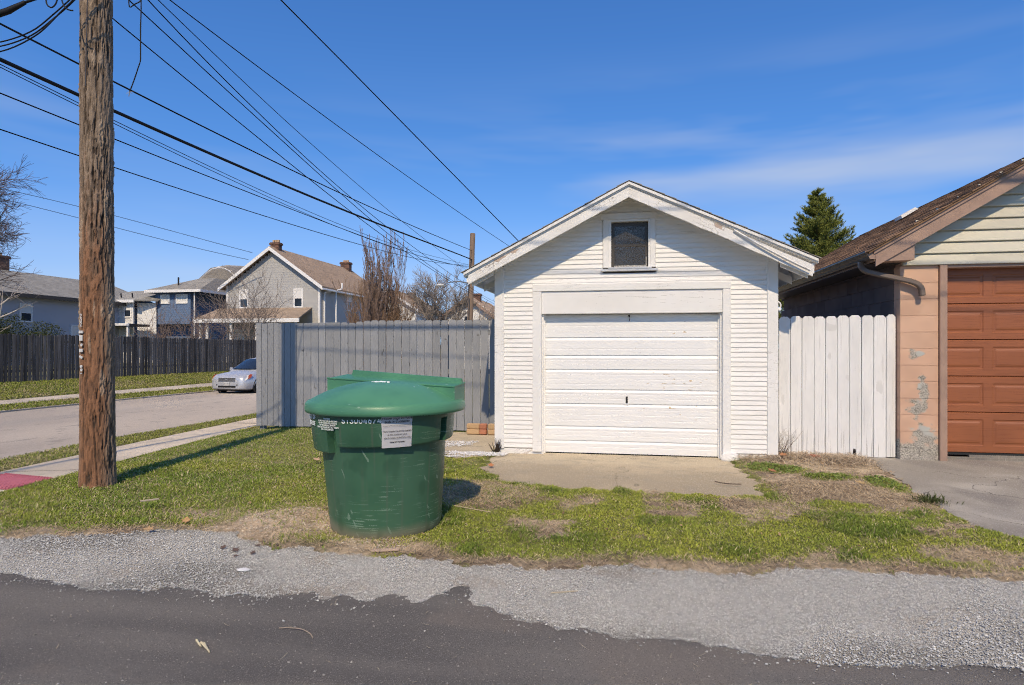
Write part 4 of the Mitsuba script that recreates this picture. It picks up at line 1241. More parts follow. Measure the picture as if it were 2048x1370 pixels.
# ------------------------------------------------------------------ green container
BN = thing('waste_container', 'big round green plastic waste container with a hinged domed lid, standing on the grass', 'waste container')
BX, BYc = -1.99, 5.09
TILT = T  # placed below
yaw_view = math.atan2(-BX, BYc)     # towards the camera


def bput(m, roll=-1.3, dz=0.0):
    m = m.copy()
    rot(m, math.degrees(math.atan2(BX, -BYc)) * -1 * 0 + math.degrees(yaw_view), (0, 0, 1))
    if roll:
        ax = (-math.sin(yaw_view), math.cos(yaw_view), 0)
        rot(m, roll, ax, (0, 0, 0))
    m.apply_translation((BX, BYc, dz))
    return m


def rb(z): return .462 + (.535 - .462) * z / .95


body = lathe([(.0, -.02), (.38, -.02), (.445, .0), (.458, .02), (rb(.06), .06)] + [(rb(z), z) for z in np.linspace(.1, 1.05, 30)] + [(.52, 1.05), (.50, .9)], 120)
part(BN, 'body', bput(body), 'bin_body_plastic', 30)
rad_ = math.radians


def band(a0, a1, zb0, zt0, n):
    m = lathe([(rb(zb0) - .01, zb0 - .004), (.572, zb0), (.580, zb0 + .012), (.592, (zb0 + zt0) / 2), (.600, zt0), (.51, zt0 + .004)], n, rad_(a0), rad_(a1), close=True)
    m.fix_normals()
    return m


part(BN, 'band', bput(band(-38.5, 49, .755, .9395, 60)), 'bin_body_plastic', 30)
part(BN, 'band', bput(band(57.5, 170, .745, .9395, 60)), 'bin_body_plastic', 30)
part(BN, 'band', bput(band(-120, -48, .70, .9395, 40)), 'bin_body_plastic', 30)
part(BN, 'collar', bput(lathe([(.52, .940), (.601, .940), (.606, .97), (.610, 1.045), (.60, 1.055), (.53, 1.055)], 120)), 'bin_body_plastic', 30)
# lid, hinge axis turned
PSI = -33.0


def lput(m): return bput(rot(m.copy(), PSI, (0, 0, 1)), 0.0)


def lid_surface():
    n, mr = 120, 34
    a = np.linspace(0, 2 * np.pi, n, endpoint=False)
    rs = np.concatenate([[.642, .664, .672, .667, .650], np.linspace(.63, .0, mr)])
    zs = np.concatenate([[.992, .992, 1.018, 1.058, 1.078], 1.085 + .148 * (1 - (np.linspace(.63, 0, mr) / .63) ** 2.5)])
    A, R_ = np.meshgrid(a, rs)
    Zz = np.broadcast_to(zs[:, None], A.shape).copy()
    x, y = R_ * np.sin(A), -R_ * np.cos(A)
    return x, y, Zz, n, len(rs)


x, y, Zz, n, m_ = lid_surface()
back = sm(.02, .10, y)
Zz = np.where(R_ < 0, Zz, Zz) if False else Zz
Zz = Zz - back * np.maximum(0, (Zz - 1.12)) * .6
v = np.stack([x, y, Zz], -1).reshape(-1, 3)
j, i = np.meshgrid(np.arange(m_ - 1), np.arange(n), indexing='ij')
a = (j * n + i).ravel(); b = (j * n + (i + 1) % n).ravel()
f = np.vstack([np.stack([a, b, b + n], 1), np.stack([a, b + n, a + n], 1)])
lid = part(BN, 'lid', lput(trimesh.Trimesh(v, f, process=False)), 'bin_lid_plastic', True)
hb = hull([(-.645, .03, 1.06), (.635, .03, 1.02), (-.645, .03, 1.243), (.635, .03, 1.192), (-.59, .25, 1.06), (.615, .25, 1.02), (-.59, .25, 1.272), (.615, .25, 1.215)])
part(lid, 'hinge_box', lput(hb), 'bin_lid_plastic')
part(lid, 'hinge_box_edge', lput(tube([(-.645, .028, 1.244), (0, .026, 1.220), (.635, .028, 1.193), (.617, .25, 1.216)], .007, 6)), 'bin_lid_plastic')
part(lid, 'hinge_ridge', lput(hull([(-.54, .235, 1.24), (.60, .235, 1.19), (-.54, .275, 1.24), (.60, .275, 1.19), (-.52, .24, 1.312), (.585, .24, 1.252), (-.52, .27, 1.312), (.585, .27, 1.252)])), 'bin_lid_plastic')
part(lid, 'rear_flap', lput(hull([(-.50, .27, 1.04), (.56, .27, 1.04), (-.50, .27, 1.22), (.56, .27, 1.22), (-.25, .62, 1.03), (.3, .62, 1.03), (-.25, .62, 1.08), (.3, .62, 1.08)])), 'bin_lid_plastic')


def wrap(m, ang0, z0, r):
    """flat lettering in xy (reading +x) laid on the cylinder of radius r"""
    v = m.vertices
    th = ang0 + v[:, 0] / r
    rr_ = r + .0015 + v[:, 2]
    m = m.copy()
    m.vertices = np.stack([rr_ * np.sin(th), -rr_ * np.cos(th), z0 + v[:, 1]], 1)
    return m


def printed(lines, ang0, ztop, r, h, lead, thick=.0006, bold=False, centre=0.0):
    out = []
    for k, t in enumerate(lines):
        if not t: continue
        m = meshkit.text_mesh(t, h if not isinstance(h, (list, tuple)) else h[k], thick, bold)
        w = m.bounds[1][0] - m.bounds[0][0]
        m.vertices[:, 0] += -w / 2
        m = trimesh.Trimesh(*trimesh.remesh.subdivide_to_size(m.vertices, m.faces, .02, max_iter=4), process=False)
        out.append(wrap(m, ang0, ztop - lead * k, r))
    return cat(out)


m = printed(['ST3004674'], rad_(-17.0), .944, .6035, .040, .05, .001, True)
v = m.vertices; 
part(BN, 'serial_number', bput(m), 'print_white')
# notice sticker on the front
sx = np.linspace(-.118, .118, 21)
sz = np.array([.747, .80, .85, .90, .9385, .94, 1.00, 1.035])
g = np.random.default_rng(3)
st = []
sr = lambda z: (.580 + .020 * (z - .755) / .18 if z < .9392 else .603 + .006 * (z - .94) / .1) + .0022
for zq in sz:
    jit = .006 * (g.random() - .5)
    st.append([(sr(zq) * math.sin(rad_(9.5) + (q + (jit if abs(q) > .11 else 0)) / .6), -sr(zq) * math.cos(rad_(9.5) + q / .6), zq) for q in sx])
st = np.array(st).reshape(-1, 3)
ii, jj = np.meshgrid(np.arange(20), np.arange(len(sz) - 1)); a = (jj * 21 + ii).ravel()
stm = trimesh.Trimesh(st, np.vstack([np.stack([a, a + 1, a + 22], 1), np.stack([a, a + 22, a + 21], 1)]), process=False)
stk = part(BN, 'notice', bput(stm), 'sticker_white', label='torn white notice stuck on the front')
L1 = printed(['Yellow bags in Place', 'Bulk in Container'], rad_(9.5), .966, .6055, .0175, .0255, .0006, True)
part(stk, 'heading', bput(L1), 'ink')
L2 = printed(['Yard waste must be placed', 'at the curb on your', 'yard waste collection day'], rad_(9.5), .868, .5965, .0125, .0245, .0006)
part(stk, 'body_text', bput(L2), 'ink')
L3 = printed(['Keep It Forever'], rad_(9.5), .785, .5868, .0115, .02, .0006, True)
part(stk, 'footer_text', bput(L3), 'ink')
fr = cat([wrap(trimesh.Trimesh(*trimesh.remesh.subdivide_to_size(q.vertices, q.faces, .02, max_iter=4), process=False), rad_(9.5), 0, .6085) for q in (box(-.108, .108, 1.025, 1.027, 0, .0006), box(-.108, .108, .918, .9195, 0, .0006))])
part(stk, 'rule', bput(fr), 'ink')
W1 = printed(['WARNING', 'DO NOT PLAY IN OR AROUND', 'NO HOT ASHES OR LIQUIDS', 'NO HAZARDOUS WASTE', 'KEEP LID CLOSED AT ALL TIMES', 'CALL FOR SERVICE'], rad_(-46), .968, .607, .0115, .0165, .0006, True)
part(BN, 'warning_text', bput(W1), 'print_white')
W2 = printed(['CITY OF', 'REFUSE'], rad_(-70), .962, .607, .032, .05, .0006, True)
part(BN, 'side_text', bput(W2), 'print_white')
g = np.random.default_rng(8)
lg = []
for k in range(26):
    u, w = g.random() * .16 - .08, g.random() * .075
    q = trimesh.creation.cylinder(.007 + .010 * g.random(), .003, sections=7)
    q.apply_translation((u + .03, -.15 + w * (1 - abs(u) * 4), 0)); lg.append(q)
lgm = cat(lg); v = lgm.vertices
lgm.vertices = np.stack([v[:, 0], v[:, 1], 1.087 + .148 * (1 - (np.hypot(v[:, 0], v[:, 1]) / .63) ** 2.5) + v[:, 2]], 1)
part(lid, 'worn_emblem', lput(lgm), 'print_white', label='worn white emblem patch on the lid', kind='stuff')

# ------------------------------------------------------------------ parked minivan
MV = thing('parked_minivan', 'silver minivan parked at the far kerb, half hidden by the grey fence', 'van')
CX, CY0 = -16.05, 23.3


def cput(m):
    m = m.copy()
    m.apply_scale(.9)
    rot(m, -2.0, (0, 0, 1))
    z = float(zt(CX, CY0 + 1.5)) - .032
    # 0.81 degree fall of the street
    m.apply_transform(trimesh.transformations.rotation_matrix(-.014, (1, 0, 0)))
    m.apply_translation((CX, CY0, z))
    return m


# stations along the length: (y, half width sill, half width belt, z sill, z belt)
def loft(stations, nseg=None):
    rings = np.array(stations)
    ns, m, _ = rings.shape
    v = rings.reshape(-1, 3); f = []
    for i in range(ns - 1):
        for k in range(m):
            a, b = i * m + k, i * m + (k + 1) % m
            f += [(a, b, b + m), (a, b + m, a + m)]
    for e, o in ((0, 1), (ns - 1, -1)):
        for k in range(1, m - 1): f.append((e * m, e * m + k, e * m + k + 1)[::-o])
    t = trimesh.Trimesh(v, np.array(f), process=False)
    t.fix_normals()
    return t


def ring(y, w, z0, z1, wt, dome=.04, yb=0.0):
    """rounded body ring, bottom z0 to top z1; half width w at waist and wt at top"""
    pts = []
    prof = [(w * .86, z0), (w * .97, z0 + .08 * (z1 - z0)), (w, z0 + .35 * (z1 - z0)), (w * .995, z0 + .62 * (z1 - z0)), (w + (wt - w) * .55, z0 + .86 * (z1 - z0)), (wt * .97, z0 + .965 * (z1 - z0)), (wt * .72, z1), (wt * .36, z1 + dome * .8)]
    for x, z in prof: pts.append((x, y + yb * (z - z0), z))
    pts.append((0, y + yb * (z1 - z0), z1 + dome))
    for x, z in prof[::-1]: pts.append((-x, y + yb * (z - z0), z))
    return pts


st = [ring(.00, .66, .28, .66, .60, .01), ring(.03, .76, .24, .77, .67, .015), ring(.10, .85, .22, .84, .73, .02), ring(.22, .91, .21, .885, .78, .03), ring(.42, .955, .20, .935, .82, .04),
      ring(.8, .975, .20, .985, .84, .05), ring(1.2, .98, .20, 1.035, .85, .05), ring(1.5, .98, .20, 1.06, .85, .045), ring(2.6, .98, .20, 1.08, .86, .02), ring(4.4, .98, .20, 1.08, .86, .02), ring(5.0, .95, .24, 1.05, .80, .02), ring(5.12, .86, .32, .95, .74, .01)]
part(MV, 'body', cput(loft(st)), 'car_silver', 40)
cab = [ring(1.28, .80, 1.00, 1.06, .78, .0), ring(1.6, .80, 1.00, 1.22, .745, .02), ring(2.0, .80, 1.0, 1.44, .70, .03), ring(2.45, .80, 1.0, 1.625, .66, .04), ring(2.9, .80, 1.0, 1.685, .64, .045), ring(4.3, .80, 1.0, 1.67, .62, .045), ring(4.85, .78, 1.0, 1.58, .60, .03), ring(5.05, .74, 1.0, 1.1, .60, .01)]
part(MV, 'roof', cput(loft(cab)), 'car_silver', 40)
ws = []
for y, z, w in ((1.33, 1.095, .735), (1.62, 1.245, .70), (2.02, 1.470, .655), (2.24, 1.565, .63)):
    for u in np.linspace(-1, 1, 9): ws.append((u * w * .95, y + .10 * u * u - .02, z + .035 * (1 - u * u) - .002))
ws = np.array(ws); ii, jj = np.meshgrid(np.arange(8), np.arange(3)); a = (jj * 9 + ii).ravel()
wm = trimesh.Trimesh(ws + [0, -.03, .03], np.vstack([np.stack([a, a + 1, a + 10], 1), np.stack([a, a + 10, a + 9], 1)]), process=False)
part(MV, 'windscreen', cput(wm), 'dark_glass', True)
for s in (1, -1):
    part(MV, 'side_window', cput(hull([(s * .79, 1.75, 1.11), (s * .805, 3.0, 1.11), (s * .70, 2.35, 1.53), (s * .69, 3.0, 1.58), (s * .77, 1.75, 1.11), (s * .78, 3.0, 1.11), (s * .66, 2.35, 1.53), (s * .66, 3.0, 1.58)])), 'dark_glass')
    part(MV, 'mirror', cput(box(min(s * .98, s * 1.14), max(s * .98, s * 1.14), 1.72, 1.82, 1.05, 1.20, .03)), 'car_silver')
    hl = hull([(s * .47, -.012, .60), (s * .47, .02, .74), (s * .80, .06, .60), (s * .90, .17, .66), (s * .945, .36, .80), (s * .90, .50, .90), (s * .66, .10, .83), (s * .50, .2, .66), (s * .8, .5, .7)])
    h = part(MV, 'headlight', cput(hl), 'lamp_clear', 20)
    part(h, 'indicator', cput(hull([(s * .935, .22, .70), (s * .965, .40, .76), (s * .955, .52, .90), (s * .90, .46, .93), (s * .86, .50, .76), (s * .90, .3, .86)])), 'lamp_amber')
    part(MV, 'fog_recess', cput(hull([(s * .50, -.015, .40), (s * .74, .05, .39), (s * .50, -.015, .46), (s * .72, .045, .465), (s * .5, .1, .40), (s * .74, .15, .39), (s * .5, .1, .46), (s * .72, .15, .46)])), 'bumper_black')
    for yy in (.98, 4.0):
        wh = trimesh.creation.torus(.245, .085, 32, 14); rot(wh, 90, (0, 1, 0)); wh.vertices = wh.vertices * [1.15, 1, 1] + [s * .885, yy, .33]
        wk = part(MV, 'wheel', cput(wh), 'tyre_rubber', True)
        rim = [rot(trimesh.creation.cylinder(.20, .06, sections=28), 90, (0, 1, 0)).apply_translation((s * .88, yy, .33))]
        part(wk, 'rim_back', cput(rim[0]), 'bumper_black')
        spk = [rot(box(s * .955 - .012, s * .955 + .012, -.025, .025, .0, .215), k * 51.43, (1, 0, 0)).apply_translation((0, yy, .33)) for k in range(7)]
        rg = trimesh.creation.torus(.205, .016, 28, 8); rot(rg, 90, (0, 1, 0)); rg.apply_translation((s * .955, yy, .33))
        part(wk, 'rim', cput(cat(spk + [rg])), 'galvanized')
        aw = trimesh.creation.torus(.365, .032, 28, 8); rot(aw, 90, (0, 1, 0)); aw.apply_translation((s * .955, yy, .35))
        part(MV, 'arch', cput(aw), 'bumper_black')
gr = part(MV, 'grille', cput(box(-.42, .42, -.016, .12, .585, .755, .01)), 'bumper_black')
for zz in (.585, .635, .685, .735): part(gr, 'bar', cput(box(-.44, .44, -.032, .02, zz, zz + .022, .004)), 'galvanized')
part(gr, 'emblem', cput(cat([box(-.055, -.035, -.045, -.02, .63, .715), box(.035, .055, -.045, -.02, .63, .715), box(-.05, .05, -.045, -.02, .66, .68)])), 'galvanized')
part(MV, 'lower_intake', cput(box(-.46, .46, -.012, .05, .30, .40, .015)), 'bumper_black')
pl = part(MV, 'number_plate', cput(box(-.155, .155, -.035, -.02, .40, .555, .004)), 'white_plate')
tm = meshkit.text_mesh('JKD 2871', .05, .003, True); w = tm.bounds[1][0]; tm.vertices = np.stack([tm.vertices[:, 0] - w / 2, -.036 - tm.vertices[:, 2], tm.vertices[:, 1] + .455], 1)
part(pl, 'letters', cput(tm), 'ink')
part(MV, 'underside', cput(box(-.8, .8, .35, 4.9, .14, .26)), 'bumper_black')
for s in (-.3, .3): part(MV, 'wiper', cput(tube([(s - .35, 1.36, 1.155), (s + .3, 1.40, 1.19)], .010, 5)), 'bumper_black')

# ------------------------------------------------------------------ houses


def clap(p0, p1, z0, z1, h, clip=None, d=.014):
    h = max(.2, h * 1.2)
    """clapboard wall from p0 to p1 (xy), outside on the right of p0->p1; clip(s) upper bound of z along 0..1"""
    p0, p1 = np.array(p0, float), np.array(p1, float)
    t = (p1 - p0) / np.linalg.norm(p1 - p0)
    o = np.array([t[1], -t[0]])
    v, f = [], []
    z = z0
    ss = np.linspace(0, 1, 81)
    while z < z1 - 1e-6:
        zz = min(z + h, z1)
        a, b = 0.0, 1.0
        if clip is not None:
            ok = ss[clip(ss) >= z + .5 * h]
            if len(ok) < 2: break
            a, b = ok[0], ok[-1]
        A_, B_ = p0 + (p1 - p0) * a, p0 + (p1 - p0) * b
        k = len(v)
        for q, dd, z_ in ((A_, 0, z), (B_, 0, z), (B_, d, z), (A_, d, z), (B_, .002, zz), (A_, .002, zz)):
            v.append((q[0] + o[0] * dd, q[1] + o[1] * dd, z_))
        f += [(k, k + 1, k + 2), (k, k + 2, k + 3), (k + 3, k + 2, k + 4), (k + 3, k + 4, k + 5)]
        z = zz
    return trimesh.Trimesh(np.array(v), np.array(f), process=False)


def gable_roof(x0, x1, y0, y1, ze, zr, over=.45, th=.16):
    """ridge along y"""
    xm = (x0 + x1) / 2
    s = (zr - ze) / (xm - x0)
    L, Rr = x0 - over, x1 + over
    zl = ze - s * over
    ms = []
    for xe in (L, Rr):
        ms.append(xz_prism([(xe, zl), (xm, zr), (xm, zr + th), (xe, zl + th * .8)] if xe < xm else [(xm, zr), (xe, zl), (xe, zl + th * .8), (xm, zr + th)], y0 - over, y1 + over))
    return ms


def window(parent, c, w, h, nrm, pane='dark_glass', sash=True):
    """window at centre c on a wall facing nrm ('y' = -y, 'x' = +x)"""
    fw = .11
    P = [box(-w / 2 - fw, -w / 2, -.05, .03, -h / 2 - fw, h / 2 + fw), box(w / 2, w / 2 + fw, -.05, .03, -h / 2 - fw, h / 2 + fw), box(-w / 2, w / 2, -.05, .03, h / 2, h / 2 + fw), box(-w / 2, w / 2, -.07, .03, -h / 2 - fw, -h / 2)]
    G_ = box(-w / 2, w / 2, -.005, .02, -h / 2, h / 2)
    Sx = box(-w / 2, w / 2, -.025, .0, -.03, .03) if sash else box(-.025, .025, -.025, .0, -h / 2, h / 2)
    C_ = box(-w / 2, w / 2, -.012, -.006, h * .02, h / 2)

    def tr(m):
        m = m.copy()
        if nrm == 'x': rot(m, 90, (0, 0, 1))
        m.apply_translation(c)
        return m
    k = part(parent, 'window', tr(cat(P)), 'white_trim')
    part(k, 'pane', tr(G_), pane)
    part(k, 'sash', tr(Sx), 'white_trim')
    part(k, 'blind', tr(C_), 'house_white')
    return k


def chimney(parent, x, y, z0, z1, w=.7, d=.5, pots=True):
    k = part(parent, 'chimney', cat([box(x - w / 2, x + w / 2, y - d / 2, y + d / 2, z0, z1 - .22, .02), box(x - w / 2 - .07, x + w / 2 + .07, y - d / 2 - .07, y + d / 2 + .07, z1 - .22, z1 - .06, .02), box(x - w / 2 - .02, x + w / 2 + .02, y - d / 2 - .02, y + d / 2 + .02, z1 - .06, z1, .01)]), 'old_brick')
    if pots:
        for q in (-.2, .02, .22): part(k, 'flue', box(x + q - .08, x + q + .08, y - .09, y + .09, z1, z1 + .22, .01), 'tinted', color=(.48, .34, .22))


# grey gabled house
HG = thing('grey_house', 'grey clapboard house with white gable trim and a brown shingle roof', 'house')
gx0, gx1, gy0, gy1, ge, gr_ = -32.7, -24.35, 47.5, 62.0, 6.77, 9.75
gs = (gr_ - ge) / ((gx1 - gx0) / 2)
gcl = lambda s: gr_ - .1 - gs * np.abs(s - .5) * (gx1 - gx0)
put(HG + '__wall', cat([clap((gx0, gy0), (gx1, gy0), -.8, 9.7, .15, gcl), clap((gx1, gy0), (gx1, gy1), -.8, ge + .05, .15), clap((gx1, gy1), (gx0, gy1), -.8, 9.7, .15, gcl), clap((gx0, gy1), (gx0, gy0), -.8, ge + .05, .15)]), 'house_grey')
part(HG, 'corner_trim', box(gx1 - .10, gx1 + .035, gy0 - .035, gy0 + .12, -.8, ge), 'white_trim')
part(HG, 'corner_trim', box(gx0 - .035, gx0 + .10, gy0 - .035, gy0 + .12, -.8, ge), 'white_trim')
rfm = gable_roof(gx0, gx1, gy0, gy1, ge, gr_, .5, .18)
hr = part(HG, 'roof', cat(rfm), 'far_shingle', rnd=[.95, .5])
for xa, xb in (((gx0 + gx1) / 2, gx0 - .5), ((gx0 + gx1) / 2, gx1 + .5)):
    part(HG, 'barge_board', slope_board(xa, xb, lambda x: gr_ + .13 - gs * np.abs(x - (gx0 + gx1) / 2), .30, gy0 - .56, gy0 - .505), 'white_trim')
part(HG, 'gutter', box(gx1 + .42, gx1 + .56, gy0 - .5, gy1 + .5, ge - .50, ge - .36, .02), 'white_trim')
chimney(hr, -28.5, 48.0, 9.4, 10.35, .75, .55)
chimney(hr, -28.4, 61.2, 9.4, 10.5, .95, .7)
for cxx in (-31.1, -26.2): window(HG, (cxx, gy0 - .03, 5.65), .62, 1.35, 'y')
window(HG, (gx1 + .03, 53.0, 5.75), .8, 1.55, 'x')
for k, (xx, yy, zz) in enumerate(((gx1 + .12, 48.1, 6.25), (gx1 + .42, 49.6, 6.55))):
    part(HG, 'vent_pipe', tube(smoothpath([(xx, yy, -.5), (xx, yy, zz - .5), (xx + .02, yy + .05, zz - .1), (xx + .30, yy + .5, zz + .02), (xx + .3, yy + .52, zz + .55 * k)], 24), .075, 8), 'white_trim', True)
prf = part(HG, 'porch_roof', hull([(-33.6, 44.6, 3.75), (-24.6, 44.6, 3.75), (-33.4, 47.5, 4.75), (-25.0, 47.5, 4.75), (-33.6, 44.6, 3.88), (-24.6, 44.6, 3.88), (-33.4, 47.5, 4.88), (-25.0, 47.5, 4.88)]), 'far_shingle', rnd=[.75, .5])
part(prf, 'fascia', box(-33.65, -24.55, 44.52, 44.62, 3.55, 3.86), 'white_trim')
for xx in (-33.2, -32.6, -30.5, -28.3, -26.8, -25.0): part(HG, 'porch_post', box(xx - .09, xx + .09, 44.75, 44.93, -.6, 3.6, .01), 'white_trim')
for xx in (-31.6, -29.2, -26.5): window(HG, (xx, gy0 - .03, 2.2), .9, 1.7, 'y')

# blue house (hip roofed box addition) with dormer behind
HB = thing('blue_house', 'blue clapboard house with a hip roof, two small windows and a rounded dormer behind', 'house')
by0 = 50.0
put(HB + '__wall', cat([clap((-41.55, by0), (-38.0, by0), 3.75, 6.75, .17), clap((-38.0, by0), (-38.0, by0 + 9), -.8, 6.75, .17), clap((-41.55, by0 + 9), (-41.55, by0), -.8, 6.75, .17), clap((-41.55, by0 + 1.2), (-38.0, by0 + 1.2), -.8, 3.75, .17), box(-41.5, -38.05, by0, by0 + 1.2, 3.70, 3.76)]), 'house_blue')
hipB = part(HB, 'roof', hull([(-42.1, by0 - .6, 6.66), (-36.6, by0 - .6, 6.66), (-42.1, by0 + 10, 6.66), (-36.6, by0 + 10, 6.66), (-39.4, by0 + 3.0, 8.1), (-37.8, by0 + 3.2, 8.15), (-39.2, by0 + 8, 8.15), (-37.8, by0 + 8, 8.15), (-42.1, by0 - .6, 6.74), (-36.6, by0 - .6, 6.74)]), 'far_shingle', rnd=[.05, .5])
part(hipB, 'fascia', cat([box(-42.15, -36.55, by0 - .68, by0 - .60, 6.50, 6.74), box(-36.62, -36.54, by0 - .6, by0 + 10, 6.50, 6.74), box(-42.16, -42.08, by0 - .6, by0 + 10, 6.5, 6.74)]), 'white_trim')
part(hipB, 'vent_pipe', tube([(-39.85, by0 + .8, 6.9), (-39.85, by0 + .8, 8.0)], .07, 7), 'bumper_black')
for xx, w in ((-40.55, .72), (-38.85, .95)): window(HB, (xx, by0 - .03, 5.95), w, .62, 'y', 'house_white', False)
part(HB, 'downpipe', tube([(-37.4, by0 - .3, 6.6), (-37.4, by0 - .3, -.5)], .06, 7), 'white_trim', True)
drm = part(HB, 'dormer', cat([clap((-41.1, 56.2), (-37.4, 56.2), 7.0, 9.4, .17, lambda s: 9.35 - 2.6 * np.maximum(np.abs(s - .5) - .18, 0)), box(-41.1, -37.4, 56.3, 62, 7, 8.4)]), 'house_grey')
part(drm, 'arch_trim', tube([(-41.5, 55.95, 8.25), (-40.6, 55.9, 9.05), (-40.05, 55.9, 9.36), (-39.4, 55.9, 9.47), (-38.7, 55.9, 9.42), (-38.1, 55.9, 9.12), (-37.2, 55.95, 8.25)], .15, 4), 'white_trim')
part(drm, 'dormer_roof', hull([(-41.7, 55.8, 8.3), (-40.2, 55.8, 9.5), (-38.5, 55.8, 9.6), (-36.9, 55.8, 8.3), (-41.7, 63, 8.3), (-39.5, 60, 10.1), (-38.6, 60, 10.15), (-36.9, 63, 8.3), (-39.4, 57.2, 9.95)]), 'far_shingle', rnd=[.2, .5])
part(drm, 'louver', box(-40.3, -38.6, 56.1, 56.2, 8.55, 9.1), 'gutter_brown')

# white house beside it
HW = thing('white_house', 'white clapboard house with grey roof and small porch, left of the blue house', 'house')
wy0 = 48.9
put(HW + '__wall', cat([clap((-46.2, wy0), (-42.9, wy0), -.8, 5.75, .2), clap((-42.9, wy0 + .5), (-41.3, wy0 + .9), -.8, 5.6, .2), clap((-46.2, wy0 + 8), (-46.2, wy0), -.8, 5.75, .2)]), 'house_white')
part(HW, 'corner_trim', box(-43.0, -42.86, wy0 - .04, wy0 + .1, -.8, 5.7), 'white_trim')
hw_r = part(HW, 'roof', hull([(-46.7, wy0 - .45, 5.72), (-42.4, wy0 - .45, 5.72), (-40.9, wy0 + .6, 5.72), (-46.7, wy0 + 4.2, 7.05), (-41.2, wy0 + 4.2, 7.05), (-46.7, wy0 - .45, 5.82), (-42.4, wy0 - .45, 5.82), (-40.9, wy0 + .6, 5.82)]), 'far_shingle', rnd=[.0, .5])
part(hw_r, 'fascia', box(-46.72, -42.38, wy0 - .54, wy0 - .45, 5.58, 5.82), 'white_trim')
for xx in (-44.6, -43.45): part(hw_r, 'vent_pipe', tube([(xx, wy0 + .6, 5.9), (xx - .06, wy0 + .6, 6.5)], .06, 6), 'bumper_black')
chimney(hw_r, -41.1, wy0 + 3.6, 6.5, 7.55, .9, .6, False)
for xx in (-45.55, -44.55, -43.4): window(HW, (xx, wy0 - .03, 4.95), .55, 1.15, 'y')
ppr = part(HW, 'porch_roof', box(-45.0, -41.2, wy0 - 2.4, wy0, 3.42, 3.62), 'gutter_brown')
part(ppr, 'fascia', box(-45.05, -41.15, wy0 - 2.5, wy0 - 2.4, 3.45, 3.66), 'white_trim')
for xx in (-44.8, -43.2, -41.4): part(HW, 'porch_post', box(xx - .08, xx + .08, wy0 - 2.35, wy0 - 2.2, -.6, 3.44), 'white_trim')
window(HW, (-42.2, wy0 + .6, 2.6), .8, 1.0, 'y')

# long roofed house at far left
HL = thing('long_roof_house', 'pale blue grey house under a long grey shingle roof at the far left', 'house')
put(HL + '__wall', cat([clap((-44.3, 30), (-44.3, 52.5), -.8, 5.55, .18), clap((-44.3, 52.5), (-56, 52.5), -.8, 5.55, .18), clap((-56, 30), (-44.3, 30), -.8, 5.55, .18)]), 'house_pale')
hl_r = part(HL, 'roof', hull([(-43.6, 29.5, 5.45), (-43.6, 53.2, 5.45), (-56.6, 29.5, 5.45), (-56.6, 53.2, 5.45), (-50, 29.5, 7.95), (-50, 53.8 - 3.5 + 3.4, 7.95), (-43.6, 29.5, 5.6), (-43.6, 53.2, 5.6)]), 'far_shingle', rnd=[.0, .2])
part(hl_r, 'fascia', box(-43.62, -43.52, 29.5, 53.2, 5.30, 5.58), 'gutter_brown')
chimney(hl_r, -50.6, 43.3, 7.4, 9.15, 1.2, .9)
window(HL, (-44.27, 44.5, 2.6), 1.0, 1.5, 'x')
window(HL, (-44.27, 40.0, 4.2), .8, 1.2, 'x')

# far white gabled house and brown roofed house behind the trees
HF = thing('far_white_house', 'white gabled house mostly hidden behind the tall upright bare tree', 'house')
put(HF + '__wall', cat([clap((-31.5, 72), (-24.5, 72), -.8, 8.6, .25, lambda s: 8.6 - .62 * np.abs(s - .5) * 7), clap((-24.5, 72), (-24.5, 82), -.8, 6.4, .25)]), 'house_white')
put(HF + '__roof', cat(gable_roof(-31.5, -24.5, 72, 82, 6.35, 8.55, .5, .2)), 'far_shingle', rnd=[.8, .5])
for xb in (-32.0, -24.0): part(HF, 'barge_board', slope_board(-28.0, xb, lambda x: 8.7 - .628 * np.abs(x + 28), .32, 71.42, 71.49), 'white_trim')
window(HF, (-26.2, 71.97, 4.2), .8, 1.4, 'y')
chimney(HF + '__roof', -26.6, 76.5, 6.6, 8.6, .8, .8, False)
HR = thing('brown_roof_house', 'small white house with a brown roof and white gable, beyond the far pole', 'house')
put(HR + '__wall', cat([clap((-16.9, 58), (-12.1, 58), -.8, 6.0, .22, lambda s: np.minimum(6.0, 6.5 - .72 * np.abs(s - .5) * 4.8)), clap((-12.1, 58), (-12.1, 68), -.8, 4.55, .22)]), 'house_white')
hrr = part(HR, 'roof', cat(gable_roof(-16.9, -12.1, 58, 68, 4.6, 6.35, .5, .18)), 'far_shingle', rnd=[1.0, .5])
part(hrr, 'clipped_gable', hull([(-15.5, 57.4, 5.75), (-13.5, 57.4, 5.75), (-15.3, 57.45, 5.9), (-13.7, 57.45, 5.9), (-14.5, 59, 6.55)]), 'far_shingle', rnd=[1.0, .5])
chimney(hrr, -14.3, 61, 6.0, 7.0, .7, .6, False)
for xb in (-17.4, -11.6): part(HR, 'barge_board', slope_board(-14.5 + (.9 if xb > -14.5 else -.9), xb, lambda x: 6.42 - .73 * np.abs(x + 14.5), .2, 57.42, 57.49), 'trim_taupe')
window(HR, (-14.5, 57.97, 4.6), .7, .9, 'y')

# ------------------------------------------------------------------ trees


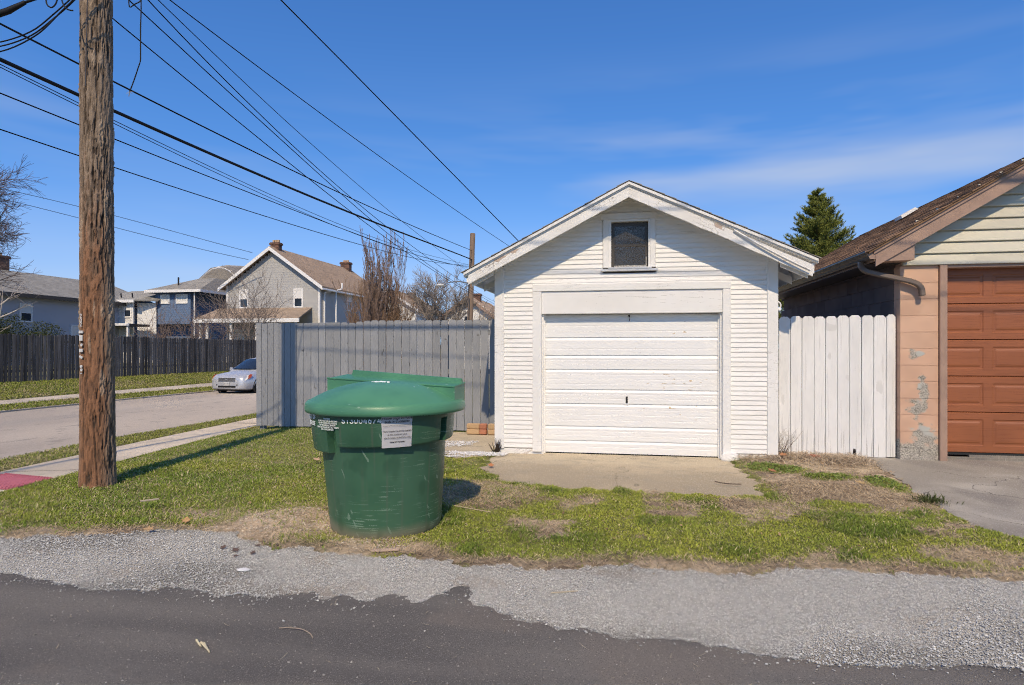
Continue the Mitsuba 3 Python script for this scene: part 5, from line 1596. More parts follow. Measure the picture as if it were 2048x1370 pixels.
def grow(seed, base, dirs, L0, r0, levels, nch, shrink, ang, up, wig, nseg=5, rmin=.008, r_sh=.62, taper=.55):
    g = np.random.default_rng(seed)
    S = [[], [], [], []]
    stack = [(np.array(b, float), np.array(d, float) / np.linalg.norm(d), L0 * l, r0 * l, 0) for b, d, l in dirs]
    while stack:
        p, d, L, r, lv = stack.pop()
        n = nseg
        step = L / n
        rad = r
        for k in range(n):
            d = d + g.normal(0, wig, 3) + np.array([0, 0, up * (1 if lv else .4)])
            d /= np.linalg.norm(d)
            q = p + d * step
            r2 = max(r * (1 - (k + 1) / n * (1 - taper)), rmin * .8)
            S[0].append(p); S[1].append(q); S[2].append(rad); S[3].append(r2)
            p, rad = q, r2
            if lv < levels and (k >= 1 or lv > 0):
                c = nch[min(lv, len(nch) - 1)]
                m = int(c / n + g.random())
                for _ in range(m):
                    a = np.radians(ang * (.6 + .8 * g.random()))
                    ax = np.cross(d, g.normal(0, 1, 3)); ax /= np.linalg.norm(ax)
                    nd = d * math.cos(a) + ax * math.sin(a)
                    stack.append((p, nd, L * shrink * (.65 + .6 * g.random()), max(rad * r_sh, rmin), lv + 1))
        if lv < levels:
            for _ in range(2):
                a = np.radians(ang * .6 * (.5 + g.random()))
                ax = np.cross(d, g.normal(0, 1, 3)); ax /= np.linalg.norm(ax)
                stack.append((p, d * math.cos(a) + ax * math.sin(a), L * shrink * (.8 + .4 * g.random()), max(rad * .75, rmin), lv + 1))
    return [np.array(s) for s in S]


def tree(name, label, S, thr, col, col2=None, cat_='tree', group=None):
    k = thing(name, label, cat_, group)
    big = S[2] > thr
    if big.any(): part(k, 'trunk', segs(S[0][big], S[1][big], S[2][big], S[3][big], 6), 'tinted', True, color=col)
    part(k, 'crown', segs(S[0][~big], S[1][~big], S[2][~big], S[3][~big], 3), 'tinted', color=col2 if col2 is not None else col)
    return k


g = np.random.default_rng(77)
# tall upright multi stem tree
dirs = []
for k in range(20):
    a = g.random() * 2 * np.pi
    t = .06 + .36 * g.random() ** .9
    dirs.append(((-18.3 + .35 * math.cos(a), 45.0 + .35 * math.sin(a), -.4), (t * math.cos(a), t * math.sin(a), 1), .62 + .46 * g.random() - .6 * max(0, t - .2)))
S = grow(4, None, dirs, 7.3, .06, 3, (17, 6, 4), .30, 20, .11, .03, 9, .012, .5, .2)
tree('upright_tree', 'tall bare tree with many upright stems behind the grey fence', S, .045, (.16, .115, .095), (.20, .145, .12))
# lower brown mass at its foot
dirs = [((-19.9 + 3.4 * g.random(), 44.2 + 1.5 * g.random(), -.4), ((g.random() - .5) * .6, (g.random() - .5) * .5, 1), .7 + .55 * g.random()) for _ in range(60)]
S = grow(5, None, dirs, 4.3, .028, 2, (9, 5), .32, 22, .07, .05, 6, .011, .6, .4)
tree('brown_shrub', 'dense brown twiggy shrub at the foot of the upright bare tree', S, 9, (.19, .125, .08), None, 'shrub')
# rounded bare tree
S = grow(9, None, [((-12.9, 43.0, -.5), (.02, 0, 1), 1), ((-13.0, 43.0, -.5), (-.45, .1, 1), 1.0), ((-12.8, 43.0, -.5), (.42, .1, 1), .95), ((-12.9, 43.0, -.5), (-.15, -.2, 1), 1.05)], 3.5, .11, 4, (4, 5, 5, 4), .56, 36, .02, .07, 5, .012, .62, .6)
tree('round_bare_tree', 'rounded bare grey tree between the upright tree and the far pole', S, .05, (.22, .19, .165), (.25, .215, .185))
# small bare tree behind the dark fence, in front of the grey house
S = grow(21, None, [((-24.4, 37.6, .1), (-.25, .1, 1), 1.1), ((-24.4, 37.6, .1), (.3, .0, 1), .95), ((-24.4, 37.6, .1), (-.75, .1, .8), 1.0), ((-24.3, 37.6, .1), (.1, .2, 1), 1.0)], 2.7, .07, 3, (4, 4, 4, 3), .66, 36, .02, .08, 5, .010, .60, .5)
tree('small_bare_tree', 'small spreading bare tree in front of the grey house', S, .05, (.17, .145, .13), (.19, .16, .145))
# brown shrubs in front of the blue house
for k, (x, y, n, lbl) in enumerate(((-30.6, 37.0, 16, 'tangled bare brown shrub below the blue house'), (-27.6, 37.4, 14, 'tangled bare brown shrub between the blue and the grey house'))):
    dirs = [((x + 2.2 * (g.random() - .5), y + 1.2 * g.random(), 0), ((g.random() - .5) * 1.4, (g.random() - .5) * 1, 1), .7 + .5 * g.random()) for _ in range(n)]
    S = grow(40 + k, None, dirs, 2.7, .025, 2, (6, 4), .5, 40, -.02, .10, 6, .010, .6, .4)
    tree('bare_shrub', lbl, S, 9, (.20, .15, .125), None, 'shrub')
# big tree at the left edge
S = grow(63, None, [((-39.6, 28.8, .2), (-.06, 0, 1), 1.5), ((-39.5, 28.8, 3.2), (.22, .1, 1), 1.1), ((-39.4, 28.8, 4.2), (.42, .2, .9), .85), ((-39.5, 28.8, 3.6), (.1, -.2, 1), 1.3)], 4.6, .16, 4, (5, 6, 6, 4), .56, 38, .0, .09, 6, .011, .6, .55)
tree('left_bare_tree', 'big bare twiggy tree cut by the left edge of the picture', S, .06, (.13, .10, .095), (.16, .125, .12))
# pale branches reaching in from the left, near the dark fence
br = [[(-27.5, 17.6, 2.0), (-25.6, 18.3, 2.45), (-24.4, 19.0, 3.0), (-23.9, 19.4, 3.7), (-23.6, 19.6, 4.6)], [(-27.5, 17.4, 1.9), (-25.2, 18.5, 2.25), (-23.9, 19.2, 2.7), (-23.4, 19.6, 3.3)],
      [(-25.2, 18.5, 2.25), (-24.0, 19.0, 2.1), (-22.9, 19.6, 2.05)], [(-24.4, 19.0, 2.6), (-23.6, 19.4, 2.35), (-23.1, 19.6, 2.3)], [(-27.5, 17.5, 2.4), (-26.2, 18.0, 2.9), (-25.5, 18.3, 3.4)], [(-27.5, 17.5, 3.0), (-26.3, 18.0, 3.5), (-25.6, 18.4, 4.0)],
      [(-25.8, 18.2, 2.4), (-25.2, 18.5, 1.95), (-24.3, 18.9, 1.9)], [(-23.9, 20.2, 1.5), (-23.7, 20.3, 2.5), (-23.55, 20.3, 3.3), (-23.5, 20.3, 3.9)], [(-23.7, 20.3, 2.7), (-23.0, 20.6, 3.1), (-22.7, 20.7, 3.35)], [(-23.6, 20.3, 3.2), (-23.1, 20.5, 3.7)], [(-23.7, 20.3, 2.7), (-24.1, 20.1, 3.1)]]
S4 = [[], [], [], []]
g = np.random.default_rng(12)
for b in br:
    q = smoothpath(b, 14)
    r_ = np.linspace(.032, .010, 14)
    for k in range(13):
        S4[0].append(q[k]); S4[1].append(q[k + 1]); S4[2].append(r_[k]); S4[3].append(r_[k + 1])
        if g.random() < .6:
            e = q[k] + (q[k + 1] - q[k]) / np.linalg.norm(q[k + 1] - q[k]) * .35 + g.normal(0, .25, 3)
            S4[0].append(q[k]); S4[1].append(e); S4[2].append(.010); S4[3].append(.006)
S4 = [np.array(s) for s in S4]
tree('pale_sapling', 'pale bare branches reaching over the dark fence from the left edge', S4, .021, (.50, .45, .40), (.42, .37, .33))


S = grow(71, None, [((-27.2, 17.2, .3), (.8, .35, .55), 1.0), ((-27.4, 17.3, .3), (.55, .3, .9), 1.0), ((-26.8, 18.6, .2), (.5, .3, 1), 1.0)], 2.3, .035, 3, (4, 4, 3), .62, 34, .05, .06, 6, .008, .6, .5)
tree('pale_bare_bush', 'pale bare twiggy bush behind the dark fence at the left edge', S, .02, (.46, .41, .36), (.40, .35, .31), 'shrub')


def leafy(n, centres, radii, size, seed, flat=.5):
    g = np.random.default_rng(seed)
    c = np.array(centres)[g.integers(0, len(centres), n)]
    d = g.normal(0, 1, (n, 3)); d /= np.linalg.norm(d, axis=1, keepdims=True)
    r = np.array(radii)[:, None]
    p = c + d * (g.random((n, 1)) ** .45) * radii
    a, b = g.normal(0, 1, (n, 3)), g.normal(0, 1, (n, 3))
    a /= np.linalg.norm(a, axis=1, keepdims=True); b /= np.linalg.norm(b, axis=1, keepdims=True)
    s = size * (.6 + .8 * g.random((n, 1)))
    v = np.stack([p - a * s, p + b * s * flat, p + a * s, p - b * s * flat], 1).reshape(-1, 3)
    k = np.arange(n)[:, None] * 4
    f = np.vstack([k + [0, 1, 2], k + [0, 2, 3]])
    col = np.repeat(g.random((n, 1)), 4, 0)
    return trimesh.Trimesh(v, f, process=False), col


EB = thing('evergreen_bush', 'dark evergreen bush behind the dark fence at the left', 'bush')
m, c_ = leafy(16000, [(-27.3, 21.6, 1.7), (-26.3, 22.6, 1.6), (-25.2, 23.2, 1.45), (-28.0, 21, 2.2), (-26.8, 23.2, 2.3), (-25.9, 24.2, 1.9)], (.95, .95, .85), .055, 3, .35)
part(EB, 'foliage', m, 'tinted', color=np.array([.022, .035, .014]) * (1 - c_) + np.array([.075, .085, .03]) * c_)
part(EB, 'stem', tube([(-26.6, 22.6, 0), (-26.5, 22.6, 1.8)], .09, 7), 'tinted', color=(.1, .08, .06))
WB = thing('budding_tree', 'small tree with white blossom buds at the left edge above the bush', 'tree')
m, c_ = leafy(700, [(-28.0, 19.8, 3.7), (-28.1, 19.6, 3.4), (-27.9, 19.9, 3.2)], (.35, .35, .5), .05, 5, .7)
part(WB, 'blossom', m, 'tinted', color=np.array([.55, .53, .50]) + 0 * c_)
part(WB, 'stem', tube([(-28.1, 19.7, .2), (-28.05, 19.7, 2.2), (-28, 19.8, 4.0)], [.05, .04, .015], 6), 'tinted', color=(.2, .17, .15))

# spruce behind the garages
SP = thing('spruce_tree', 'dense green spruce standing behind the two garages', 'tree')
sx_, sy_, SH = 6.75, 23.5, 6.9
g = np.random.default_rng(2)
tp, tq, tr, ts = [], [], [], []
nd_p, nd_d, nd_c = [], [], []
h = .6
while h < SH:
    Lb = min(2.7, (SH - h) * .50 + .07)
    nb = int(7 + 4 * min(1, Lb))
    a0 = g.random() * 6.28
    for k in range(nb):
        a = a0 + k * 2 * np.pi / nb + .25 * g.normal()
        L = Lb * (.72 + .42 * g.random())
        rise = .28 + .5 * (h / SH)
        p = np.array([sx_, sy_, h + .1 * g.normal()])
        d = np.array([math.cos(a), math.sin(a), rise - .25])
        n = max(3, int(L / .16))
        for s in range(n):
            q = p + d / np.linalg.norm(d) * (L / n)
            d = d + [0, 0, .05 + .02 * s / n]
            tp.append(p); tq.append(q); tr.append(.02 * (1 - s / n) + .006); ts.append(.02 * (1 - (s + 1) / n) + .005)
            tt = d / np.linalg.norm(d)
            side = np.cross(tt, [0, 0, 1.0]); side /= np.linalg.norm(side) + 1e-9
            if h > 2.6 or s > n * .5:
                for sg in (-1, 1, 0, .6, -.6):
                    tl = (.13 + .24 * (1 - s / n) * min(1, L)) * (.7 + .6 * g.random())
                    td = tt * .75 + side * sg * .9 + np.array([0, 0, .25 + .35 * g.random()]) + g.normal(0, .12, 3)
                    td /= np.linalg.norm(td)
                    for u in np.arange(.1, 1.0, .22):
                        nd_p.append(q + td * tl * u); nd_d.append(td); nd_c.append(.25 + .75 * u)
            p = q
    h += .145 + .03 * g.random()
P_, D_ = np.repeat(np.array(nd_p), 5, 0), np.repeat(np.array(nd_d), 5, 0)
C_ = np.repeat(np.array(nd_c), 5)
nn = len(P_)
rd = D_ * .75 + g.normal(0, .55, (nn, 3)); rd /= np.linalg.norm(rd, axis=1, keepdims=True)
sd = np.cross(rd, g.normal(0, 1, (nn, 3))); sd /= np.linalg.norm(sd, axis=1, keepdims=True)
ln = .075 * (.7 + .6 * g.random((nn, 1)))
v = np.stack([P_ - sd * .008, P_ + sd * .008, P_ + rd * ln], 1).reshape(-1, 3)
f = np.arange(nn * 3).reshape(-1, 3)
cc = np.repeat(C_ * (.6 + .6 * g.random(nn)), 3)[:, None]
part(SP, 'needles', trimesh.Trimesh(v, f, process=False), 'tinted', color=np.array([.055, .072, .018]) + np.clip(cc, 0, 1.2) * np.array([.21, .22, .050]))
part(SP, 'branches', segs(tp, tq, tr, ts, 3), 'tinted', color=(.09, .065, .045))
part(SP, 'trunk', tube([(sx_, sy_, -.2), (sx_, sy_, 3.5), (sx_, sy_, SH + .15)], [.16, .10, .012], 8), 'tinted', color=(.10, .075, .055))

# ------------------------------------------------------------------ grass, straw, pebbles


def blades(p, z, L, w, bend, seed):
    g = np.random.default_rng(seed)
    n = len(p)
    a = g.random(n) * 2 * np.pi
    up = np.stack([np.cos(a) * bend, np.sin(a) * bend, np.sqrt(np.maximum(.02, 1 - bend ** 2))], 1)
    up2 = np.stack([np.cos(a) * np.minimum(bend * 1.8, .95), np.sin(a) * np.minimum(bend * 1.8, .95), np.sqrt(1 - np.minimum(bend * 1.8, .95) ** 2)], 1)
    b = a + np.pi / 2 + .6 * g.normal(0, 1, n)
    s = np.stack([np.cos(b), np.sin(b), 0 * b], 1)
    base = np.column_stack([p, z])
    mid = base + up * (L * .55)[:, None]
    tip = mid + up2 * (L * .45)[:, None]
    v = np.stack([base, mid - s * w[:, None] * .5, mid + s * w[:, None] * .5, tip], 1).reshape(-1, 3)
    k = np.arange(n)[:, None] * 4
    return trimesh.Trimesh(v, np.vstack([k + [0, 2, 1], k + [1, 2, 3]]), process=False)


def scatter(n, x0, x1, y0, y1, seed, keep=True):
    g = np.random.default_rng(seed)
    p = np.stack([x0 + (x1 - x0) * g.random(n), y0 + (y1 - y0) * g.random(n)], 1)
    return p[~shapely.contains_xy(paved, p[:, 0], p[:, 1])] if keep else p


def gz(p):
    dist = shapely.distance(shapely.points(p[:, 0], p[:, 1]), paved)
    return zt(p[:, 0], p[:, 1]) + gbump(p[:, 0], p[:, 1]) * sm(0, .18, dist) + .012 * sm(0, .05, dist)


g = np.random.default_rng(101)
p = np.vstack([scatter(330000, -7.4, 3.6, 3.9, 7.4, 51), scatter(110000, -7.6, 3.2, 7.4, 11.2, 52)])
bin_r = np.hypot(p[:, 0] - BX, p[:, 1] - BYc)
p = p[(bin_r > .45) & ~((p[:, 1] > 8.86) & (p[:, 0] > -1.85)) & (np.hypot(p[:, 0] - px0, p[:, 1] - py0) > .17)]
gm_, dm_ = masks(p[:, 0], p[:, 1])
u = g.random(len(p))
isg = u < gm_ * 1.0
left = sm(-2.2, -3.0, p[:, 0])
clump = nz(p[:, 0], p[:, 1], 6, 33, 2)
tall = sm(.60, .72, nz(p[:, 0], p[:, 1], 2.7, 35, 2))
strawd = (1 - gm_) * (1 - .93 * dm_)
iss = (~isg) & (g.random(len(p)) < .62 * strawd + .10 * gm_)
pg, ps = p[isg], p[iss]
lf, cl, tl = left[isg], clump[isg], tall[isg]
n = len(pg)
L = (.016 + .018 * g.random(n)) * (1 - lf) + (.026 + .032 * g.random(n)) * lf
L *= (.55 + .95 * cl)
L += (1 - lf) * tl * .045 * g.random(n)
W_ = .0045 + .004 * g.random(n)
m = blades(pg, gz(pg) - .004, L, W_, .25 + .60 * g.random(n), 61)
t1, t2 = g.random(n), nz(pg[:, 0], pg[:, 1], 1.7, 44)
cg = np.array([.165, .235, .040])[None] * np.ones((n, 1))
yel = np.clip((1 - lf) * .5 + .12 + 1.4 * (t2 - .45) + .35 * (t1 - .5), 0, 1)[:, None]
cg = cg * (1 - yel) + np.array([.33, .35, .060]) * yel
dk = ((1 - lf) * tl * .6)[:, None]
cg = cg * (1 - dk) + np.array([.075, .135, .025]) * dk
dry = (g.random(n) < .08 + .06 * lf)[:, None]
cg = np.where(dry, np.array([.50, .43, .26]), cg) * (.75 + .6 * g.random((n, 1)))
solo('grass', 'short patchy green grass around the container and pole', 'grass', m, 'tinted', color=np.repeat(cg, 4, 0), kind='stuff')
n = len(ps)
m = blades(ps, gz(ps) + .002 + .012 * g.random(n), .03 + .06 * g.random(n) ** 2, .003 + .004 * g.random(n), .80 + .19 * g.random(n), 62)
cs_ = np.array([.50, .39, .25]) * (.45 + .85 * g.random((n, 1)))
solo('straw', 'dry tan straw and dead grass between the green patches', 'dead grass', m, 'tinted', color=np.repeat(cs_, 4, 0), kind='stuff')
g2 = np.random.default_rng(404)
lq = np.array([gl.interpolate(t).coords[0] for t in g2.random(2600) * gl.length])
lq = lq + np.stack([.02 * g2.normal(0, 1, 2600), -.045 - .10 * np.abs(g2.normal(0, 1, 2600)) * nz(lq[:, 0], lq[:, 1], 3, 55)], 1)
lq = lq[(lq[:, 0] > -5.4) & (lq[:, 0] < 3.6)]
n = len(lq)
solo('edge_debris', 'dead grass and crumbs spilling from the lawn onto the gravel edge', 'debris', blades(lq, np.full(n, .012) + .008 * g2.random(n), .02 + .06 * g2.random(n) ** 2, .004 + .005 * g2.random(n), .90 + .09 * g2.random(n), 68), 'tinted', color=np.repeat(np.array([.36, .27, .17]) * (.35 + .9 * g2.random((n, 1))), 4, 0), kind='stuff')
# thicker straw heap along the white fence
p = scatter(6000, 1.5, 3.3, 8.2, 9.28, 53)
p = p[(g.random(len(p)) < sm(8.25, 8.9, p[:, 1] + .2 * (nz(p[:, 0], p[:, 1], 4, 3) - .5))) & ~((p[:, 1] > 8.86) & (p[:, 0] < 2.06))]
n = len(p)
m = blades(p, gz(p) + .004 + .025 * g.random(n), .05 + .11 * g.random(n), .005 + .006 * g.random(n), np.minimum(.985, .86 + .16 * g.random(n)), 63)
solo('straw_heap', 'heap of dry straw and stems along the foot of the white fence', 'dead grass', m, 'tinted', color=np.repeat(np.array([.52, .42, .30]) * (.45 + .8 * g.random((n, 1))), 4, 0), kind='stuff')
# verges and bank across the street
p = np.vstack([scatter(36000, -9.6, -6.9, 4.5, 16, 54), scatter(90000, -22.4, -15.5, 9, 34, 55)])
ok = (p[:, 0] < -7.3)
p = p[ok]; n = len(p)
far = sm(-12, -14, p[:, 0])
m = blades(p, gz(p) - .005, (.028 + .035 * g.random(n)) * (1 + .7 * far), .010 + .012 * far + .006 * g.random(n), .25 + .55 * g.random(n), 64)
t2 = nz(p[:, 0], p[:, 1], .9, 46)[:, None]
cg = np.array([.15, .205, .036]) * (1 - t2) + np.array([.31, .31, .07]) * t2
dry = (g.random((n, 1)) < .16 + .5 * sm(.58, .75, nz(p[:, 0], p[:, 1], .5, 47))[:, None])
cg = np.where(dry, np.array([.36, .31, .17]), cg) * (.7 + .6 * g.random((n, 1)))
solo('verge_grass', 'green grass on the verges and the bank across the street', 'grass', m, 'tinted', color=np.repeat(cg, 4, 0), kind='stuff')
# clover patches near the garage corner
p = scatter(9000, 1.35, 3.2, 7.0, 8.7, 56)
pa = np.maximum.reduce([sm(1.1, .7, ellip(p[:, 0], p[:, 1], a, b, c, e) + .7 * (nz(p[:, 0], p[:, 1], 5, 7) - .5)) for a, b, c, e in ((1.85, 8.25, .38, .30), (2.35, 7.8, .26, .20), (2.85, 7.5, .16, .36))])
p = p[g.random(len(p)) < pa]; n = len(p)
c3 = np.column_stack([p, gz(p) + .004 + .025 * g.random(n)])
nr = np.stack([.5 * g.normal(0, 1, n), .5 * g.normal(0, 1, n), np.ones(n)], 1); nr /= np.linalg.norm(nr, axis=1, keepdims=True)
u_ = np.cross(nr, g.normal(0, 1, (n, 3))); u_ /= np.linalg.norm(u_, axis=1, keepdims=True); w_ = np.cross(nr, u_)
s = .009 + .009 * g.random((n, 1))
v = np.stack([c3 - u_ * s, c3 - w_ * s * .6, c3 + u_ * s, c3 + w_ * s * .6], 1).reshape(-1, 3); k = np.arange(n)[:, None] * 4
solo('ground_ivy', 'leafy green ground cover beside the white fence and driveway', 'ground cover', trimesh.Trimesh(v, np.vstack([k + [0, 1, 2], k + [0, 2, 3]]), process=False), 'tinted',
     color=np.repeat(np.array([.17, .23, .055]) * (.6 + .8 * g.random((n, 1))), 4, 0), kind='stuff')


def pebbles(p, z, r, seed, flat=.6):
    g = np.random.default_rng(seed)
    n = len(p)
    o = np.array([[1, 0, 0], [-1, 0, 0], [0, 1, 0], [0, -1, 0], [0, 0, 1], [0, 0, -1]], float)
    f = np.array([[0, 2, 4], [2, 1, 4], [1, 3, 4], [3, 0, 4], [2, 0, 5], [1, 2, 5], [3, 1, 5], [0, 3, 5]])
    q = g.normal(0, 1, (n, 4)); q /= np.linalg.norm(q, axis=1, keepdims=True)
    w, x, y, zz = q.T
    R = np.stack([1 - 2 * (y * y + zz * zz), 2 * (x * y - zz * w), 2 * (x * zz + y * w), 2 * (x * y + zz * w), 1 - 2 * (x * x + zz * zz), 2 * (y * zz - x * w), 2 * (x * zz - y * w), 2 * (y * zz + x * w), 1 - 2 * (x * x + y * y)], 1).reshape(n, 3, 3)
    sc = r[:, None] * (.55 + .7 * g.random((n, 3)))
    v = np.einsum('nij,nkj->nki', R, o[None] * sc[:, None])
    v[:, :, 2] *= flat
    v = v + np.column_stack([p, z])[:, None]
    return trimesh.Trimesh(v.reshape(-1, 3), (f[None] + (np.arange(n) * 6)[:, None, None]).reshape(-1, 3), process=False)


g = np.random.default_rng(202)
p = np.stack([-5.2 + 8.6 * g.random(130000), 3.10 + 1.75 * g.random(130000)], 1)
ing = shapely.contains_xy(P_grav, p[:, 0], p[:, 1]) & ~(shapely.contains_xy(P_asph.buffer(-.012), p[:, 0], p[:, 1]) & (g.random(len(p)) > .35 * np.exp(-shapely.distance(shapely.points(p[:, 0], p[:, 1]), P_grav.difference(P_asph)) / .05)))
dens = .45 + .9 * nz(p[:, 0], p[:, 1], 2.2, 71) - .25
p = p[ing & (g.random(len(p)) < dens)]
n = len(p)
sh = (.33 + .40 * g.random((n, 1)) ** 1.2)
solo('gravel', 'loose pale gravel chips on the strip beside the asphalt', 'gravel', pebbles(p, .008 + .004 * g.random(n) + .010 * shapely.contains_xy(P_asph, p[:, 0], p[:, 1]), .0040 + .0050 * g.random(n) ** 3, 81), 'tinted', color=np.repeat(sh * np.array([.985, .98, .915]), 6, 0), kind='stuff')
p = np.vstack([scatter(4500, -3.7, -1.6, 4.35, 5.7, 57), scatter(2500, 1.4, 3.0, 6.0, 8.6, 58)])
_, d_ = masks(p[:, 0], p[:, 1])
p = p[g.random(len(p)) < .08 + .9 * d_]; n = len(p)
solo('dirt_pebble', 'small stones in the bare dirt left of the container', 'gravel', pebbles(p, gz(p) + .004, .005 + .010 * g.random(n) ** 3, 82), 'tinted', color=np.repeat((.30 + .35 * g.random((n, 1))) * np.array([1, .88, .70]), 6, 0), kind='stuff')
p = np.stack([-3.1 + 1.5 * g.random(16000), 8.2 + 2.1 * g.random(16000)], 1)
wt = np.maximum(sm(1.2, .4, ellip(p[:, 0], p[:, 1], -2.0, 8.62, .50, .20) + .6 * (nz(p[:, 0], p[:, 1], 5, 3) - .5)), .5 * sm(1.1, .5, ellip(p[:, 0], p[:, 1], -2.55, 9.5, .30, .35) + .8 * (nz(p[:, 0], p[:, 1], 6, 4) - .5)))
wt = np.maximum(wt, sm(1.1, .4, ellip(p[:, 0], p[:, 1], -2.5, 8.35, .45, .07) + .5 * (nz(p[:, 0], p[:, 1], 5, 8) - .5)))
p = p[g.random(len(p)) < wt]; n = len(p)
solo('white_gravel', 'spill of white gravel at the left foot of the white garage', 'gravel', pebbles(p, np.full(n, .028), .007 + .009 * g.random(n) ** 2, 83), 'tinted', color=np.repeat((.55 + .25 * g.random((n, 1))) * np.array([1, .99, .97]), 6, 0), kind='stuff')
# grit and straw bits on the asphalt
p = np.stack([-4.5 + 7.2 * g.random(2600), 2.2 + 1.6 * g.random(2600)], 1)
p = p[shapely.contains_xy(P_asph, p[:, 0], p[:, 1])]; n = len(p)
solo('grit', 'scattered pale grit on the dark asphalt', 'gravel', pebbles(p, np.full(n, .017), .002 + .006 * g.random(n) ** 4, 84), 'tinted', color=np.repeat((.22 + .4 * g.random((n, 1))) * np.array([.75, .71, .65]), 6, 0), kind='stuff')
p = np.stack([-4.5 + 7.2 * g.random(420), 2.2 + 1.9 * g.random(420)], 1); n = len(p)
solo('straw_bits', 'wisps of dry straw blown over the asphalt', 'straw', blades(p, np.full(n, .020), .02 + .05 * g.random(n) ** 2, np.full(n, .003), np.full(n, .985), 66), 'tinted', color=np.repeat((.30 + .25 * g.random((n, 1))) * np.array([1, .85, .6]), 4, 0), kind='stuff')

g = np.random.default_rng(303)
p = scatter(1500, -6.6, 3.5, 4.2, 9.2, 59); p = p[g.random(len(p)) < .25 + .75 * (nz(p[:, 0], p[:, 1], 1.6, 91) > .5)]; p = p[(np.hypot(p[:, 0] - BX, p[:, 1] - BYc) > .5) & ~((p[:, 1] > 8.86) & (p[:, 0] > -1.85) & (p[:, 0] < 2.06))]; n = len(p)
c3 = np.column_stack([p, gz(p) + .012 + .025 * g.random(n)])
nr = np.stack([.6 * g.normal(0, 1, n), .6 * g.normal(0, 1, n), np.ones(n)], 1); nr /= np.linalg.norm(nr, axis=1, keepdims=True)
u_ = np.cross(nr, g.normal(0, 1, (n, 3))); u_ /= np.linalg.norm(u_, axis=1, keepdims=True); w_ = np.cross(nr, u_)
s = .006 + .016 * g.random((n, 1)) ** 2
v = np.stack([c3 - u_ * s, c3 - w_ * s * .5, c3 + u_ * s, c3 + w_ * s * .5], 1).reshape(-1, 3); k = np.arange(n)[:, None] * 4
solo('leaf_litter', 'small crumbs of dead brown leaves strewn over the lawn', 'leaf litter', trimesh.Trimesh(v, np.vstack([k + [0, 1, 2], k + [0, 2, 3]]), process=False), 'tinted', color=np.repeat(np.array([.33, .22, .13]) * (.4 + 1.0 * g.random((n, 1))), 4, 0), kind='stuff')

# ------------------------------------------------------------------ small single things


def leaf(name, label, x, y, z, s, ang, col, curl=.35):
    o = np.array([(0, -1), (.22, -.55), (.62, -.6), (.42, -.15), (.85, .25), (.40, .30), (.25, .75), (0, 1.05), (-.28, .72), (-.42, .28), (-.8, .22), (-.40, -.18), (-.55, -.65), (-.2, -.5)]) * s
    v = np.vstack([np.column_stack([o, curl * (o[:, 0] ** 2 + .4 * o[:, 1] ** 2) / s]), [[0, 0, 0]]])
    n = len(o)
    f = [(n, k, (k + 1) % n) for k in range(n)]
    m = trimesh.Trimesh(v, np.array(f), process=False)
    bot = m.copy(); bot.vertices = bot.vertices - [0, 0, .0012]; bot.invert()
    m = cat([m, bot])
    rot(m, ang, (0, 0, 1)); rot(m, 14, (1, .4, 0)); m.apply_translation((x, y, z))
    solo(name, label, 'leaf', m, 'tinted', color=col)


leaf('dry_leaf', 'curled tan leaf on the dirt edge of the left lawn', -3.66, 4.76, .045, .055, 30, (.50, .31, .14))
leaf('dry_leaf', 'tan leaf at the gravel edge left of the first curled leaf', -3.80, 4.50, .04, .045, 110, (.45, .30, .16))
leaf('dry_leaf', 'pale dry leaf in the grass left of the container', -3.91, 7.55, .07, .06, 70, (.48, .33, .20))
leaf('dry_leaf', 'orange brown leaf beside the apron edge right of the container', -1.62, 7.65, .05, .055, 10, (.46, .20, .09))
leaf('dry_leaf', 'small brown leaf beside the green cover near the white fence', 1.75, 7.85, .06, .055, 50, (.36, .17, .09))
leaf('dry_leaf', 'tan leaf in the middle of the weedy strip by the driveway', 2.55, 7.35, .05, .06, 80, (.42, .30, .15))
leaf('dry_leaf', 'brown leaf caught at the foot of the white garage right corner', 2.1, 8.80, .10, .07, 140, (.40, .20, .10))
g = np.random.default_rng(9)
for k, (x, y, s) in enumerate(((-2.95, 4.24, .030), (-2.82, 4.20, .036), (-2.72, 4.33, .022), (-2.66, 4.17, .026), (-2.58, 4.36, .024), (-2.74, 4.08, .020))):
    leaf('bark_chip', 'dark brown bark chip lying on the gravel edge', x, y, .02, s, 60 * k, (.13, .09, .075), .2)
    labels[list(labels)[-1]].update(category='bark', group='dark bark chips on the gravel')
solo('wood_scrap', 'short flat scrap of pale wood at the foot of the container', 'wood', rot(box(-.10, .10, -.022, .022, 0, .014, .003), 20, (0, 0, 1)).apply_translation((-1.72, 4.37, .02)), 'tinted', color=(.46, .35, .27))
pm = trimesh.creation.icosphere(2, 1.0); pm.vertices = pm.vertices * [.045, .03, .006] * (1 + .5 * (meshkit.noise(pm.vertices * 2.5) - .5))[:, None] + [-2.52, 3.84, .018]
solo('paper_scrap', 'small white scrap of paper on the gravel', 'paper', pm, 'tinted', True, color=(.72, .72, .70))
solo('straw_twig', 'pale broken straw twig lying on the dark asphalt', 'twig', segs([(-2.10, 2.84, .024), (-2.08, 2.835, .026), (-2.07, 2.80, .024)], [(-2.0, 2.765, .024), (-1.99, 2.755, .022), (-2.14, 2.86, .024)], [.006, .005, .004], [.004, .003, .006], 5), 'tinted', color=(.62, .55, .36))
solo('stick', 'thin pale stick on the gravel in the middle of the picture', 'twig', segs([(-.43, 3.80, .018)], [(-.27, 3.86, .018)], [.004], [.003], 5), 'tinted', color=(.5, .42, .27))
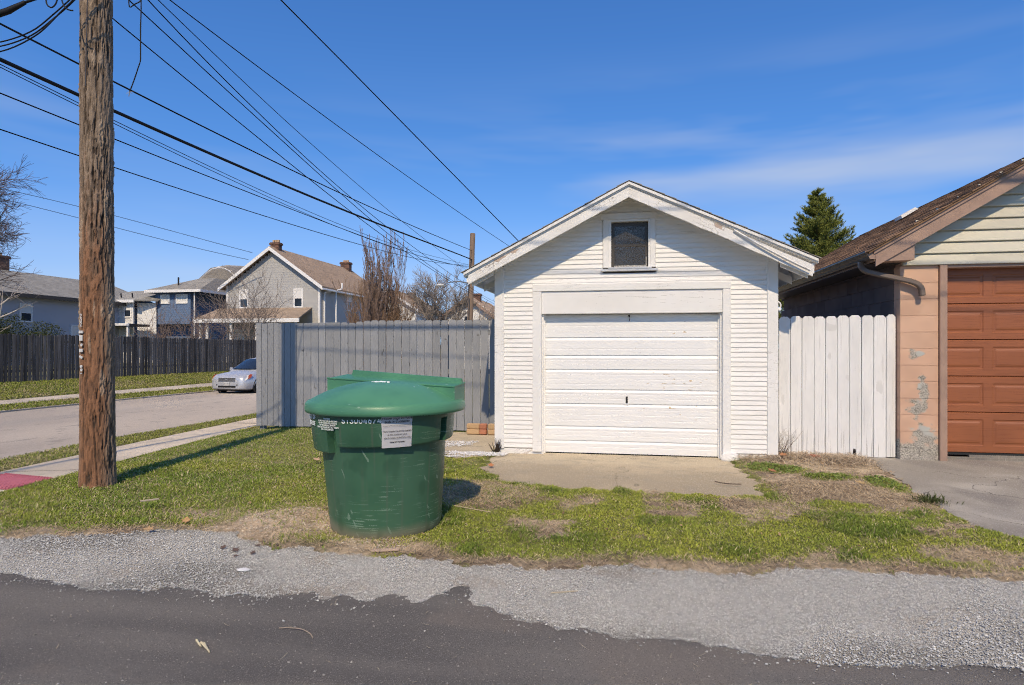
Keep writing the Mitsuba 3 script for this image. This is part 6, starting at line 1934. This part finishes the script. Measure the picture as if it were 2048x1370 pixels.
solo('stick', 'curved dry stem lying on the asphalt left of centre', 'twig', tube(smoothpath([(-1.80, 3.06, .022), (-1.70, 3.07, .024), (-1.62, 3.04, .022), (-1.57, 2.99, .021)], 10), .003, 4), 'tinted', color=(.32, .26, .2))
solo('stick', 'short twig lying across the corner of the apron', 'twig', tube(smoothpath([(1.0, 7.15, .05), (1.12, 7.08, .045), (1.26, 7.06, .05)], 8), .006, 5), 'tinted', color=(.12, .09, .07))
solo('stick', 'grey stick lying in the left lawn near the alley', 'twig', tube([(-4.35, 5.05, .11), (-4.22, 5.12, .12)], .008, 5), 'tinted', color=(.42, .36, .28))
solo('stick', 'long pale straw stem beside the container shadow', 'twig', tube([(-1.52, 5.55, .07), (-1.15, 5.42, .06)], .004, 4), 'tinted', color=(.5, .42, .3))
solo('brick_shard', 'flat red brick shard in the straw before the white fence', 'brick', rot(lump(2.52, 8.98, .06, .11, .06, .025, 4), 0, (0, 0, 1)), 'tinted', color=(.36, .13, .08))
# bricks under the grey fence
bl = [(-2.66, .235, .0, .22, 'tan brick at the left end of the brick row under the grey fence', (.50, .34, .19)), (-2.43, .13, .0, .22, 'red brick in the middle of the brick row under the grey fence', (.42, .18, .11)), (-2.285, .19, .0, .22, 'tan brick at the right end of the row, against the garage', (.50, .35, .20))]
for x, w, z0, z1, lb, c_ in bl:
    t = .028
    for q, (a, b) in enumerate(((z0 + t, z0 + t + .088), (z0 + t + .092, z0 + t + .18))):
        solo('brick', ('lower ' if q == 0 else 'upper ') + lb, 'brick', box(x, x + w - .008, 10.50 + .006 * q, 10.62, a, b, .012), 'tinted', color=np.array(c_) * (1 - .12 * q + .1 * rr.random()))
# dark weed tuft by the driveway
g = np.random.default_rng(44)
n = 260
p = np.stack([2.92 + .075 * g.normal(0, 1, n), 6.66 + .06 * g.normal(0, 1, n)], 1)
wt_ = thing('weed_tuft', 'dark tuft of weeds at the edge of the driveway', 'plant')
part(wt_, 'leaves', blades(p, np.full(n, .015),   .04 + .07 * g.random(n), .006 + .006 * g.random(n), .15 + .6 * g.random(n), 67), 'tinted', color=np.repeat(np.array([.07, .085, .03]) * (.6 + .9 * g.random((n, 1))), 4, 0))
